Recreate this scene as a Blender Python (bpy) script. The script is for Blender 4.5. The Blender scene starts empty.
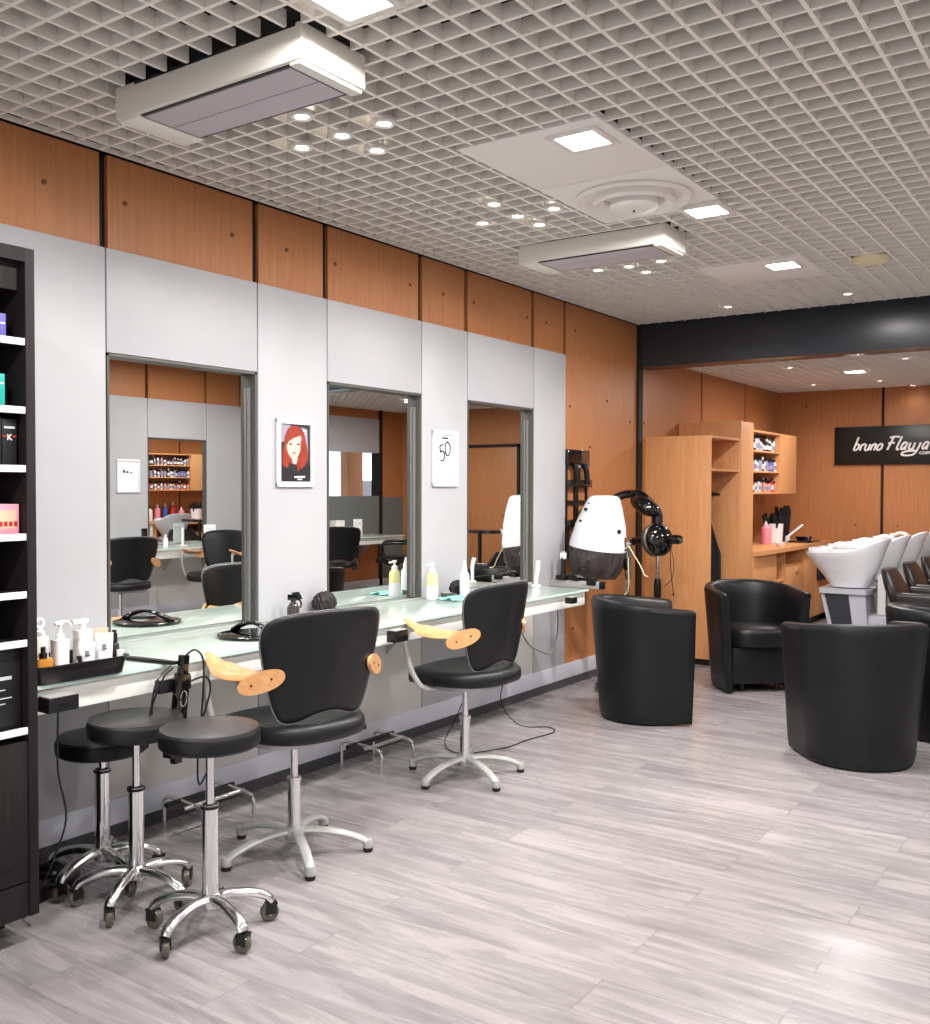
import bpy, bmesh, math, random
from math import sin, cos, pi, radians, sqrt, atan2
from mathutils import Vector, Matrix
random.seed(7)
SC = bpy.context.scene
COL = SC.collection

# ------------------------------------------------------------------ materials
def srgb(r, g, b):
    f = lambda c: (c/255)/12.92 if c/255 <= .04045 else (((c/255)+.055)/1.055)**2.4
    return (f(r), f(g), f(b), 1)

def mat(name, col, rough=.5, metal=0., coat=0., emit=None, estr=0., trans=0., ior=1.45, alpha=1., spec=None):
    m = bpy.data.materials.new(name); m.use_nodes = True
    b = m.node_tree.nodes['Principled BSDF']
    b.inputs['Base Color'].default_value = col
    b.inputs['Roughness'].default_value = rough
    b.inputs['Metallic'].default_value = metal
    b.inputs['Coat Weight'].default_value = coat
    b.inputs['Coat Roughness'].default_value = .08
    b.inputs['Transmission Weight'].default_value = trans
    b.inputs['IOR'].default_value = ior
    b.inputs['Alpha'].default_value = alpha
    if spec is not None: b.inputs['Specular IOR Level'].default_value = spec
    if emit:
        b.inputs['Emission Color'].default_value = emit
        b.inputs['Emission Strength'].default_value = estr
    return m

def nt(m): return m.node_tree.nodes, m.node_tree.links, m.node_tree.nodes['Principled BSDF']

def noise_mat(name, c1, c2, scale=(1, 1, 1), nscale=5., rough=.5, bump=0., metal=0., coat=0., detail=5., spec=None, bscale=None):
    m = mat(name, c1, rough, metal, coat, spec=spec)
    n, l, b = nt(m)
    tc = n.new('ShaderNodeTexCoord'); mp = n.new('ShaderNodeMapping'); mp.inputs['Scale'].default_value = scale
    no = n.new('ShaderNodeTexNoise'); no.inputs['Scale'].default_value = nscale; no.inputs['Detail'].default_value = detail
    mx = n.new('ShaderNodeMix'); mx.data_type = 'RGBA'
    mx.inputs[6].default_value = c1; mx.inputs[7].default_value = c2
    rp = n.new('ShaderNodeMapRange'); rp.inputs[1].default_value = .3; rp.inputs[2].default_value = .7
    l.new(tc.outputs['Object'], mp.inputs[0]); l.new(mp.outputs[0], no.inputs['Vector'])
    l.new(no.outputs[0], rp.inputs[0]); l.new(rp.outputs[0], mx.inputs[0]); l.new(mx.outputs[2], b.inputs['Base Color'])
    if bump:
        bp = n.new('ShaderNodeBump'); bp.inputs['Strength'].default_value = bump; bp.inputs['Distance'].default_value = .002
        src = no
        if bscale:
            src = n.new('ShaderNodeTexNoise'); src.inputs['Scale'].default_value = bscale
            l.new(tc.outputs['Object'], src.inputs['Vector'])
        l.new(src.outputs[0], bp.inputs['Height']); l.new(bp.outputs[0], b.inputs['Normal'])
    return m

M = {}
M['wood'] = noise_mat('orange_wood_veneer', srgb(186, 126, 82), srgb(174, 113, 70), (14, 14, .7), 4, .42, spec=.35)
M['beech'] = noise_mat('beech_laminate', srgb(222, 162, 110), srgb(213, 149, 97), (12, 12, .8), 4, .45)
M['armwood'] = noise_mat('lacquered_beech', srgb(226, 172, 120), srgb(210, 152, 100), (3, 20, 20), 3, .28, coat=.4)
M['grey_panel'] = noise_mat('pale_grey_laminate', srgb(180, 180, 184), srgb(175, 175, 179), (1, 1, 1), 2, .42)
M['grey_low'] = noise_mat('lightened_grey_laminate', srgb(214, 210, 207), srgb(208, 204, 201), (1, 1, 1), 2, .5)  # same laminate as the upper panels, lightened for missing bounce under the counter
M['dado'] = mat('grey_green_laminate', srgb(112, 120, 120), .4)
M['skirt'] = mat('pale_skirting', srgb(212, 214, 224), .35)
M['skirt_dark'] = mat('dark_skirting', srgb(72, 72, 76), .45)
M['black_seam'] = mat('black_joint', srgb(24, 22, 22), .6)
M['screw'] = mat('brown_screw_cap', srgb(100, 58, 34), .5)
M['grid'] = mat('cream_louvre_grid', srgb(238, 232, 224), .45)
M['plenum'] = mat('black_void', srgb(14, 14, 14), .9)
M['ceil_tile'] = mat('white_ceiling_tile', srgb(232, 226, 222), .6)
M['beam'] = mat('glossy_anthracite_beam', srgb(46, 50, 56), .27)
M['mirror'] = mat('mirror_silver', (.86, .88, .87, 1), .0, 1.)
M['frame_grey'] = mat('dark_grey_aluminium', srgb(88, 87, 82), .35, .3)
M['black_metal'] = mat('black_metal', srgb(20, 20, 21), .35)
M['black_plastic'] = mat('black_plastic', srgb(18, 18, 19), .3)
M['black_gloss'] = mat('glossy_black_plastic', srgb(14, 14, 15), .08, coat=.6)
M['leather'] = noise_mat('black_leatherette', srgb(17, 19, 22), srgb(13, 15, 18), (1, 1, 1), 8, .40, bump=.10, spec=.42, bscale=420)
M['leather_br'] = noise_mat('dark_brown_leatherette', srgb(40, 35, 35), srgb(33, 29, 29), (1, 1, 1), 8, .36, bump=.1, bscale=420)
M['stool_top'] = noise_mat('grey_black_vinyl', srgb(52, 49, 50), srgb(36, 34, 36), (1, 1, 1), 7, .3, spec=.9)  # mottled dark grey, lighter than the side of the seat
M['edge_grey'] = mat('mid_grey', srgb(120, 118, 118), .45)
M['chrome'] = mat('chrome', (.82, .82, .83, 1), .1, 1.)
M['alu'] = mat('polished_aluminium', (.8, .8, .8, 1), .2, 1.)
M['satin'] = mat('silver_paint', srgb(188, 188, 186), .38, .35)
M['white_gloss'] = mat('white_ceramic', srgb(238, 238, 242), .12, coat=.5)
M['white_pl'] = mat('white_plastic', srgb(238, 236, 232), .35)
M['ac_white'] = mat('cream_enamel', srgb(228, 224, 214), .35)
M['ac_grille'] = mat('mauve_grey_grille', srgb(186, 178, 184), .5)
M['ped_grey'] = mat('light_grey_shell', srgb(190, 192, 200), .35)
M['ped_dark'] = mat('charcoal_panel', srgb(50, 53, 58), .5)
M['glass_top'] = mat('frosted_green_glass', srgb(226, 240, 233), .16, coat=.6)
M['glass_edge'] = mat('green_glass_edge', srgb(196, 222, 212), .2)
M['apron'] = mat('white_apron', srgb(236, 236, 230), .4)
M['espresso'] = noise_mat('espresso_wood', srgb(36, 31, 32), srgb(28, 24, 25), (20, 20, 1.2), 4, .6, spec=.25)
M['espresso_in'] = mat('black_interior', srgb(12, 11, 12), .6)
M['label_strip'] = mat('white_price_strip', srgb(232, 232, 236), .3)
M['smoke'] = mat('smoked_visor', srgb(70, 62, 62), .08, alpha=.86, coat=.5)
M['paper'] = mat('white_paper', srgb(245, 245, 246), .5)
M['silver_frame'] = mat('silver_snap_frame', srgb(226, 226, 230), .3)
M['ink'] = mat('black_ink', srgb(26, 26, 28), .5)
M['lightgrey_ink'] = mat('grey_ink', srgb(196, 196, 200), .5)
M['white_letter'] = mat('white_letters', srgb(245, 240, 240), .4)
M['sign_black'] = mat('black_sign_board', srgb(16, 17, 17), .35)
M['rubber'] = mat('black_rubber', srgb(20, 20, 20), .6)
M['wheel'] = mat('grey_tyre', srgb(88, 84, 74), .3, coat=.3)
M['lamp'] = mat('lit_lamp', (1, 1, 1, 1), .5, emit=(1, .93, .84, 1), estr=22)
M['lamp_big'] = mat('lit_square_lamp', (1, 1, 1, 1), .5, emit=(1, .97, .95, 1), estr=26)
M['lamp_ring'] = mat('lamp_ring', srgb(225, 220, 212), .3)
M['amber'] = mat('amber_liquid', srgb(206, 140, 52), .1, coat=.6)
M['peach'] = mat('peach_tube', srgb(240, 186, 160), .4)
M['lemon'] = mat('yellow_lotion', srgb(232, 228, 158), .15, coat=.5)
M['clear_white'] = mat('milky_plastic', srgb(236, 240, 236), .2)
M['teal_cloth'] = noise_mat('aqua_microfibre', srgb(150, 214, 200), srgb(130, 200, 188), (1, 1, 1), 30, .9)
M['hair_black'] = noise_mat('black_bristle', srgb(22, 20, 22), srgb(40, 34, 34), (1, 1, 1), 60, .6)
M['red'] = mat('red_plastic', srgb(178, 36, 34), .35)
M['pink'] = mat('pink_plastic', srgb(236, 150, 168), .4)
M['blue'] = mat('blue_plastic', srgb(70, 84, 170), .35)
M['purple'] = mat('violet_card', srgb(96, 90, 166), .45)
M['teal'] = mat('teal_card', srgb(20, 160, 150), .45)
M['blackcard'] = mat('black_card', srgb(24, 25, 28), .35)
M['skin'] = mat('portrait_skin', srgb(222, 186, 174), .5)
M['redhair'] = noise_mat('portrait_red_hair', srgb(176, 60, 28), srgb(104, 30, 20), (1, 18, 2), 8, .5)
M['lip'] = mat('portrait_lip', srgb(176, 84, 84), .5)
M['bgdark'] = mat('portrait_backdrop', srgb(44, 40, 46), .5)
M['lilac'] = mat('portrait_lilac', srgb(150, 144, 164), .5)
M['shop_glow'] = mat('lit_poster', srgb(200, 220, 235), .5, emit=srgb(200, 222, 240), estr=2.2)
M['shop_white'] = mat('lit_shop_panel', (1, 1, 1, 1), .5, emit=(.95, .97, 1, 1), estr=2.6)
M['garment'] = noise_mat('black_cloth', srgb(22, 22, 24), srgb(32, 32, 36), (1, 1, 1), 14, .85)
M['steel'] = mat('brushed_steel', (.62, .62, .63, 1), .3, 1.)
M['cream_pl'] = mat('cream_plastic', srgb(226, 214, 172), .45)
M['orange_print'] = mat('orange_print', srgb(224, 120, 60), .5)

def translucent(m, f):
    n, l, b = nt(m); out = n['Material Output']
    tr = n.new('ShaderNodeBsdfTranslucent'); tr.inputs[0].default_value = srgb(240, 246, 242)
    mx = n.new('ShaderNodeMixShader'); mx.inputs[0].default_value = f
    l.new(b.outputs[0], mx.inputs[1]); l.new(tr.outputs[0], mx.inputs[2]); l.new(mx.outputs[0], out.inputs[0])
translucent(M['glass_top'], .33)
# floor : staggered grey oak planks running across the room
def floor_mat():
    m = mat('grey_oak_planks', (.3, .26, .24, 1), .33); n, l, b = nt(m)
    tc = n.new('ShaderNodeTexCoord')
    br = n.new('ShaderNodeTexBrick'); br.offset = .37; br.offset_frequency = 2
    br.inputs['Scale'].default_value = 1; br.inputs['Brick Width'].default_value = 1.25; br.inputs['Row Height'].default_value = .185
    br.inputs['Mortar Size'].default_value = .0016; br.inputs['Mortar Smooth'].default_value = .1
    br.inputs['Color1'].default_value = srgb(142, 136, 138); br.inputs['Color2'].default_value = srgb(153, 147, 148)
    br.inputs['Mortar'].default_value = srgb(122, 116, 116)
    l.new(tc.outputs['Object'], br.inputs['Vector'])
    mp = n.new('ShaderNodeMapping'); mp.inputs['Scale'].default_value = (.8, 8, 1)
    l.new(tc.outputs['Object'], mp.inputs[0])
    # shift the grain per plank
    ad = n.new('ShaderNodeVectorMath'); ad.operation = 'ADD'
    sc = n.new('ShaderNodeVectorMath'); sc.operation = 'SCALE'; sc.inputs['Scale'].default_value = 60
    l.new(br.outputs['Color'], sc.inputs[0]); l.new(mp.outputs[0], ad.inputs[0]); l.new(sc.outputs[0], ad.inputs[1])
    no = n.new('ShaderNodeTexNoise'); no.inputs['Scale'].default_value = 2.2; no.inputs['Detail'].default_value = 9; no.inputs['Roughness'].default_value = .68; no.inputs['Distortion'].default_value = .9
    l.new(ad.outputs[0], no.inputs['Vector'])
    wv = n.new('ShaderNodeTexNoise'); wv.inputs['Scale'].default_value = 1.1; wv.inputs['Detail'].default_value = 3
    l.new(tc.outputs['Object'], wv.inputs['Vector'])
    r1 = n.new('ShaderNodeMapRange'); r1.inputs[1].default_value = .3; r1.inputs[2].default_value = .7; r1.inputs[3].default_value = .62; r1.inputs[4].default_value = 1.30
    l.new(no.outputs[0], r1.inputs[0])
    r2 = n.new('ShaderNodeMapRange'); r2.inputs[1].default_value = .3; r2.inputs[2].default_value = .7; r2.inputs[3].default_value = .86; r2.inputs[4].default_value = 1.14
    l.new(wv.outputs[0], r2.inputs[0])
    mu = n.new('ShaderNodeMath'); mu.operation = 'MULTIPLY'; l.new(r1.outputs[0], mu.inputs[0]); l.new(r2.outputs[0], mu.inputs[1])
    sv = n.new('ShaderNodeVectorMath'); sv.operation = 'SCALE'; l.new(br.outputs['Color'], sv.inputs[0]); l.new(mu.outputs[0], sv.inputs['Scale'])
    l.new(sv.outputs[0], b.inputs['Base Color'])
    r3 = n.new('ShaderNodeMapRange'); r3.inputs[3].default_value = .18; r3.inputs[4].default_value = .36; l.new(no.outputs[0], r3.inputs[0])
    l.new(r3.outputs[0], b.inputs['Roughness'])
    bp = n.new('ShaderNodeBump'); bp.inputs['Strength'].default_value = .12; bp.inputs['Distance'].default_value = .002
    l.new(no.outputs[0], bp.inputs['Height']); l.new(bp.outputs[0], b.inputs['Normal'])
    return m
M['floor'] = floor_mat()

# ------------------------------------------------------------------ mesh builder
class MB:
    def __init__(s): s.v = []; s.f = []; s.m = []
    def add(s, vs, fs, mi=0, tf=None):
        k = len(s.v)
        for p in vs:
            p = Vector(p)
            s.v.append(tuple(tf @ p) if tf else tuple(p))
        for f in fs: s.f.append([i+k for i in f]); s.m.append(mi)
        return s
    def bmadd(s, bm, mi=0, tf=None):
        bm.verts.ensure_lookup_table(); bm.verts.index_update()
        s.add([v.co.copy() for v in bm.verts], [[v.index for v in f.verts] for f in bm.faces], mi, tf); bm.free(); return s
    def box(s, x0, y0, z0, x1, y1, z1, b=0., mi=0, tf=None, seg=2):
        bm = bmesh.new()
        vs = [bm.verts.new(p) for p in [(x0,y0,z0),(x1,y0,z0),(x1,y1,z0),(x0,y1,z0),(x0,y0,z1),(x1,y0,z1),(x1,y1,z1),(x0,y1,z1)]]
        for f in [(3,2,1,0),(4,5,6,7),(0,1,5,4),(1,2,6,5),(2,3,7,6),(3,0,4,7)]: bm.faces.new([vs[i] for i in f])
        if b > 0: bmesh.ops.bevel(bm, geom=bm.edges[:], offset=b, segments=seg, affect='EDGES', profile=.6)
        return s.bmadd(bm, mi, tf)
    def prism(s, poly, h, b=0., mi=0, tf=None, seg=2):
        """polygon in local xy extruded from z=0 to z=h"""
        bm = bmesh.new()
        a = [bm.verts.new((p[0], p[1], 0)) for p in poly]; c = [bm.verts.new((p[0], p[1], h)) for p in poly]
        n = len(poly)
        bm.faces.new(a[::-1]); bm.faces.new(c)
        for i in range(n): bm.faces.new((a[i], a[(i+1) % n], c[(i+1) % n], c[i]))
        if b > 0:
            es = [e for e in bm.edges if (len(e.link_faces) == 2 and e.calc_face_angle(0) > .6)]
            bmesh.ops.bevel(bm, geom=es, offset=b, segments=seg, affect='EDGES')
        bmesh.ops.recalc_face_normals(bm, faces=bm.faces)
        return s.bmadd(bm, mi, tf)
    def loft(s, rings, cap0=True, cap1=True, mi=0, tf=None, closed=True):
        n = len(rings[0]); vs = [p for r in rings for p in r]; fs = []
        for i in range(len(rings)-1):
            for j in range(n if closed else n-1):
                a = i*n+j; b_ = i*n+(j+1) % n
                fs.append((a, b_, b_+n, a+n))
        if cap0: fs.append(tuple(range(n))[::-1])
        if cap1: fs.append(tuple(range((len(rings)-1)*n, len(rings)*n)))
        return s.add(vs, fs, mi, tf)
    def lathe(s, prof, n=24, c=(0, 0, 0), mi=0, tf=None, cap0=True, cap1=True):
        rings = [[(c[0]+r*cos(2*pi*j/n), c[1]+r*sin(2*pi*j/n), c[2]+z) for j in range(n)] for r, z in prof]
        return s.loft(rings, cap0, cap1, mi, tf)
    def cyl(s, x, y, z0, z1, r, n=20, mi=0, tf=None): return s.lathe([(r, z0), (r, z1)], n, (x, y, 0), mi, tf)
    def tube(s, pts, r, n=8, mi=0, tf=None, sq=1.):
        P = [Vector(p) for p in pts]; k = len(P)
        R = r if isinstance(r, (list, tuple)) else [r]*k
        rings = []; up = None
        for i in range(k):
            t = (P[min(i+1, k-1)]-P[max(i-1, 0)]).normalized()
            if up is None:
                up = Vector((0, 0, 1)) if abs(t.z) < .9 else Vector((0, 1, 0))
            sd = t.cross(up); 
            if sd.length < 1e-4: up = Vector((1, 0, 0)); sd = t.cross(up)
            sd.normalize(); up = sd.cross(t).normalized()
            rings.append([P[i]+(sd*cos(2*pi*j/n)+up*sin(2*pi*j/n)*sq)*R[i] for j in range(n)])
        return s.loft(rings, True, True, mi, tf)
    def build(s, name, mats, parent=None, loc=None, rz=0., label=None, smooth=True, sharp=38):
        me = bpy.data.meshes.new(name); me.from_pydata(s.v, [], s.f)
        if not isinstance(mats, (list, tuple)): mats = [mats]
        for m_ in mats: me.materials.append(M[m_] if isinstance(m_, str) else m_)
        me.polygons.foreach_set('material_index', s.m)
        bm = bmesh.new(); bm.from_mesh(me); bmesh.ops.recalc_face_normals(bm, faces=bm.faces); bm.to_mesh(me); bm.free()
        if smooth:
            me.polygons.foreach_set('use_smooth', [True]*len(me.polygons)); me.set_sharp_from_angle(angle=radians(sharp))
        me.update()
        o = bpy.data.objects.new(name, me); COL.objects.link(o)
        if parent: o.parent = parent
        if loc: o.location = loc
        if rz: o.rotation_euler.z = rz
        if label: o['label'] = label
        return o

def smooth_pts(P, k=6):
    P = [Vector(p) for p in P]; out = []
    for i in range(len(P)-1):
        a = P[max(i-1, 0)]; b = P[i]; c = P[i+1]; d = P[min(i+2, len(P)-1)]
        for j in range(k):
            t = j/k
            out.append(.5*((2*b)+(c-a)*t+(2*a-5*b+4*c-d)*t*t+(3*b-a-3*c+d)*t**3))
    out.append(P[-1]); return out

def ell(a, b, n=32, p=2., cx=0, cy=0):
    out = []
    for i in range(n):
        t = 2*pi*i/n; c, s_ = cos(t), sin(t)
        out.append((cx+a*abs(c)**(2/p)*(1 if c >= 0 else -1), cy+b*abs(s_)**(2/p)*(1 if s_ >= 0 else -1)))
    return out

def thing(name, label, cat, loc=(0, 0, 0), rz=0., group=None):
    o = bpy.data.objects.new(name, None); COL.objects.link(o); o.empty_display_size = .1
    o.location = loc; o.rotation_euler.z = rz; o['label'] = label; o['category'] = cat
    if group: o['group'] = group
    return o
def tag(o, label, cat, group=None):
    o['label'] = label; o['category'] = cat
    if group: o['group'] = group
    return o
def struct(name, mb, mats, label=None, **k):
    o = mb.build(name, mats, **k); o['kind'] = 'structure'
    if label: o['label'] = label
    return o
def kids(o): return [c for c in bpy.data.objects if c.parent == o]
def dup(o, parent=None):
    cs = kids(o); c = o.copy(); COL.objects.link(c); c.parent = parent
    for k in cs: dup(k, c)
    return c
def place(root, loc, rz, label, group=None):
    root.location = loc; root.rotation_euler.z = rz; root['label'] = label
    if group: root['group'] = group
    return root
RX = lambda a: Matrix.Rotation(a, 4, 'X'); RY = lambda a: Matrix.Rotation(a, 4, 'Y'); RZ = lambda a: Matrix.Rotation(a, 4, 'Z')
TR = lambda x, y, z: Matrix.Translation((x, y, z))
def face_rot(dx, dy): return atan2(dy, dx)-pi/2

# ------------------------------------------------------------------ constants of the room
CZ, BZ = 2.593, 2.356
YB, XW = 10.5, 5.0
seams = [1.54, 2.29, 3.057, 3.505, 4.25, 4.686, 5.432]
PEND = 5.85

# floor
struct('floor', MB().box(-.2, -3, -.05, 9, 12.0, 0), 'floor', 'grey oak plank floor', smooth=False)

# ------------------------------------------------------------------ left wall
w = MB()
w.box(-.3, -3, 0, -.12, YB+.1, 3.0, mi=1)
edges = [-3, -1.3, 0, .75]+seams+[PEND]
for i in range(len(edges)-1):
    w.box(-.12, edges[i]+.018, 2.24, 0, edges[i+1]-.018, CZ-.002)
w.box(-.12, PEND+.018, .15, 0, 6.985, CZ-.002)
for a, b in ((7.06, 8.315), (8.35, 9.45), (9.48, YB)):
    w.box(-.12, a, 0, 0, b, BZ+.25)
w.box(-.12, -3, 0, -.02, YB, .2, mi=1)
w.box(-.12, -3, 2.2, -.02, YB, CZ, mi=1)
for p in [(2.048, 2.424), (2.385, 2.427), (2.922, 2.422), (3.247, 2.423), (3.573, 2.42), (4.16, 2.42), (4.46, 2.42), (4.76, 2.42), (5.36, 2.42), (5.6, 2.42), (6.487, 1.977), (6.876, 1.847), (6.226, 1.634), (5.93, 1.9), (7.13, 1.85), (5.98, .38), (6.0, 2.42)]:
    w.lathe([(.0001, 0), (.009, 0), (.009, .004), (.006, .005), (.0001, .005)], 10, mi=2, tf=TR(0, p[0], p[1]) @ RY(pi/2))
struct('wall_left', w, ['wood', 'black_seam', 'screw'], 'orange wood panelled left wall', smooth=False)
# grey cladding
g = MB(); gp = .003
g.box(-.12, -3, .15, .012, 1.54-gp, 2.24, .002)
g.box(-.12, 1.54+gp, .15, .012, 2.29-gp, 2.24, .002)
for a, b in ((3.057, 3.505), (4.25, 4.686), (5.432, PEND)):
    g.box(-.12, a+gp, .15, .012, b-gp, 2.24, .002)
for a, b in ((2.29, 3.057), (3.505, 4.25), (4.686, 5.432)):
    g.box(-.12, a+gp, 1.85, .012, b-gp, 2.24, .002)
    g.box(-.12, a+gp, .15, .012, b-gp, .70, .002, mi=1)
struct('trim_1', g, ['grey_panel', 'grey_low'], 'pale grey wall panels around the mirrors')
b_ = MB().box(0, -3, .055, .02, 6.98, .152, .003).box(0, 7.07, .055, .02, 7.14, .152, .003); b_.box(0, -3, 0, .014, 6.98, .056, mi=1)
struct('baseboard_left', b_, ['skirt', 'skirt_dark'], 'pale skirting with a dark kick strip')
p_ = MB().box(-.1, 6.985, 0, .022, 7.06, CZ)
struct('trim_2', p_, 'black_seam', 'dark post between front and back areas')
# beam
struct('trim_3', MB().box(0.001, 7.0, 2.27, 4.2, 7.22, CZ+.06, .004), 'beam', 'glossy dark beam across the ceiling')

# back wall
bw = MB()
for a, b in ((0, 1.035), (1.065, 2.4), (2.44, 3.13), (4.0, 5.0)):
    bw.box(a, YB, .1, b, YB+.1, BZ+.3)
bw.box(3.13, YB, 1.9, 4.0, YB+.1, BZ+.3)
bw.box(-.2, YB+.02, 0, 5.05, YB+.2, 3, mi=1)
for p in [(.8, .98), (1.2, .98), (2.2, .98), (1.5, 2.2), (.3, 2.2)]:
    bw.lathe([(.0001, 0), (.01, 0), (.01, .004), (.0001, .005)], 10, mi=2, tf=TR(p[0], YB, p[1]) @ RX(pi/2))
struct('wall_back', bw, ['wood', 'black_seam', 'screw'], 'orange wood back wall', smooth=False)
struct('baseboard_back', MB().box(.6, YB-.015, .05, 3.1, YB, .15).box(.6, YB-.012, 0, 3.1, YB, .05, mi=1), ['skirt', 'skirt_dark'])
d = MB().box(3.16, YB-.02, .02, 3.97, YB+.03, 1.86, .002)
do = struct('door_1', d, 'wood', 'wood veneered door in the back wall')
MB().box(3.13, YB-.03, 0, 3.16, YB+.02, 1.89).box(3.97, YB-.03, 0, 4.0, YB+.02, 1.89).box(3.13, YB-.03, 1.86, 4.0, YB+.02, 1.89).build('door_frame', 'black_seam', do, smooth=False)
MB().tube([(3.25, YB-.02, 1.0), (3.25, YB-.06, 1.0), (3.36, YB-.06, 1.0)], .008, 8).build('door_handle', 'chrome', do)

# right wall (seen in the mirrors)
r = MB()
# orange upper band and dark joints
re = [-3, -1.5, 0, 1.2, 2.4, 3.9, 4.37, 5.12, 5.87, 6.36, 7.115, 7.6, 8.2, 8.9, 10.02]
for i in range(len(re)-1): r.box(XW, re[i]+.018, 2.24, XW+.1, re[i+1]-.018, 2.6)
r.box(XW, 10.06, 1.22, XW+.1, YB, 2.6)
r.box(XW+.08, -3, 2.2, XW+.12, YB, 2.7, mi=1)
r.box(XW-.02, 10.0, 0, XW+.12, 10.06, 2.6, mi=1)
r.box(XW+.0, 7.6, 0, XW+.1, YB, .72)
struct('wall_right', r, ['wood', 'black_seam'], 'orange wood panelled right wall', smooth=False)
g = MB()
for a, b in ((-3, 0), (0, 2.4), (2.4, 4.37), (5.12+.75, 6.36), (7.115, 7.6), (7.6, 8.3)):
    g.box(XW-.012, a+gp, .15, XW+.12, b-gp, 2.24)
for a, b in ((4.37, 5.12), (5.12, 5.87), (6.36, 7.115)):
    g.box(XW-.012, a+gp, 1.85, XW+.12, b-gp, 2.24); g.box(XW-.012, a+gp, 0.15, XW+.12, b-gp, .70, mi=1)
g.box(XW-.012, 8.3, 1.8, XW+.12, 10.0, 2.24)
g.box(XW-.012, 8.3, .72, XW+.06, 10.0, 1.24, mi=2); g.box(XW-.012, 10.06, .0, XW+.06, YB, 1.22, mi=2)
struct('trim_4', g, ['grey_panel', 'grey_low', 'dado'], 'grey panels of the right wall')
struct('baseboard_right', MB().box(XW-.02, -3, .055, XW, YB, .152).box(XW-.014, -3, 0, XW, YB, .055, mi=1), ['skirt', 'skirt_dark'])
# shop beyond the opening of the right wall
s_ = MB().box(XW+1.6, 7.6, 0, XW+1.7, 14, 2.9)
struct('wall_outer', s_, 'ceil_tile', 'pale wall of the passage outside')

# ------------------------------------------------------------------ louvre ceilings
def grid(x0, x1, y0, y1, z, name, holes=(), ox=0., oy=.06):
    m = MB(); t = .0062; h = .046
    def cut(a0, a1, c, axis):
        segs = [(a0, a1)]
        for hx0, hy0, hx1, hy1 in holes:
            lo, hi, q0, q1 = (hx0, hx1, hy0, hy1) if axis == 'x' else (hy0, hy1, hx0, hx1)
            if q0 < c < q1:
                ns = []
                for s0, s1 in segs:
                    if s1 <= lo or s0 >= hi: ns.append((s0, s1)); continue
                    if s0 < lo: ns.append((s0, lo))
                    if s1 > hi: ns.append((hi, s1))
                segs = ns
        return segs
    k = 0
    while True:
        x = math.ceil((x0-ox)/.1)*.1+ox-.01+k*.1; k += 1
        if x > x1: break
        if x < x0: continue
        for a, b in cut(y0, y1, x, 'y'): m.box(x-t, a, z, x+t, b, z+h)
    k = 0
    while True:
        y = math.ceil((y0-oy)/.1)*.1+oy+k*.1; k += 1
        if y > y1: break
        for a, b in cut(x0, x1, y, 'x'): m.box(a, y-t, z+.0004, b, y+t, z+h-.0004)
    m.box(x0, y0, z, x0+.004, y1, z+.02)
    return struct(name, m, 'grid', 'cream open louvre ceiling grid', smooth=False)
HOLES = [(.5, 1.95, 1.345, 2.26), (.53, 4.37, 1.345, 4.7), (1.12, 3.0, 1.70, 4.22), (1.11, 5.39, 1.69, 5.96)]
grid(.02, XW, -1.2, 6.99, CZ, 'ceiling', HOLES)
grid(.02, 4.2, 7.22, YB-.01, BZ, 'ceiling')
grid(4.2, XW, 8.3, YB-.01, BZ, 'ceiling')
grid(4.2, XW, 6.995, 8.3, CZ, 'ceiling')
struct('ceiling', MB().box(-.3, -3, 3.0, 9, YB+.3, 3.05), 'plenum', 'black void above the louvre grid', smooth=False)
struct('ceiling', MB().box(-.0, -3, CZ, XW, -1.2, CZ+.05), 'ceil_tile', 'plain ceiling by the shop front', smooth=False)

# ------------------------------------------------------------------ ceiling tiles, vent, air units
tag(MB().box(1.12, 3.0, CZ-.004, 1.70, 3.598, CZ+.02, .001).build('ceiling_panel', 'ceil_tile'), 'white ceiling tile with a square lamp, next to the round air diffuser tile', 'ceiling panel')
tag(MB().box(1.11, 5.39, CZ-.004, 1.69, 5.96, CZ+.02, .001).build('ceiling_panel', 'ceil_tile'), 'white ceiling tile with a square lamp, nearest the dark beam', 'ceiling panel')
v = thing('air_diffuser', 'white ceiling tile holding a large round air diffuser', 'air vent', (1.41, 3.91, CZ))
MB().box(-.29, -.308, -.004, .29, .31, .02, .001).build('face_plate', 'ceil_tile', v)
vr = MB()
vr.lathe([(.245, -.004), (.25, -.014), (.235, -.024), (.20, -.006), (.20, -.002), (.24, -.002)], 48, cap0=False, cap1=False)
vr.lathe([(.175, -.004), (.178, -.03), (.165, -.042), (.13, -.022), (.125, -.006)], 48, cap0=False, cap1=False)
vr.lathe([(.10, -.008), (.105, -.046), (.09, -.056), (.05, -.060), (.012, -.061), (.0001, -.061)], 48, cap0=False, cap1=False)
vr.build('diffuser_rings', 'ceil_tile', v)
MB().lathe([(.0001, -.068), (.006, -.066), (.006, -.056), (.0001, -.056)], 10).build('centre_screw', 'black_metal', v)

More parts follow.
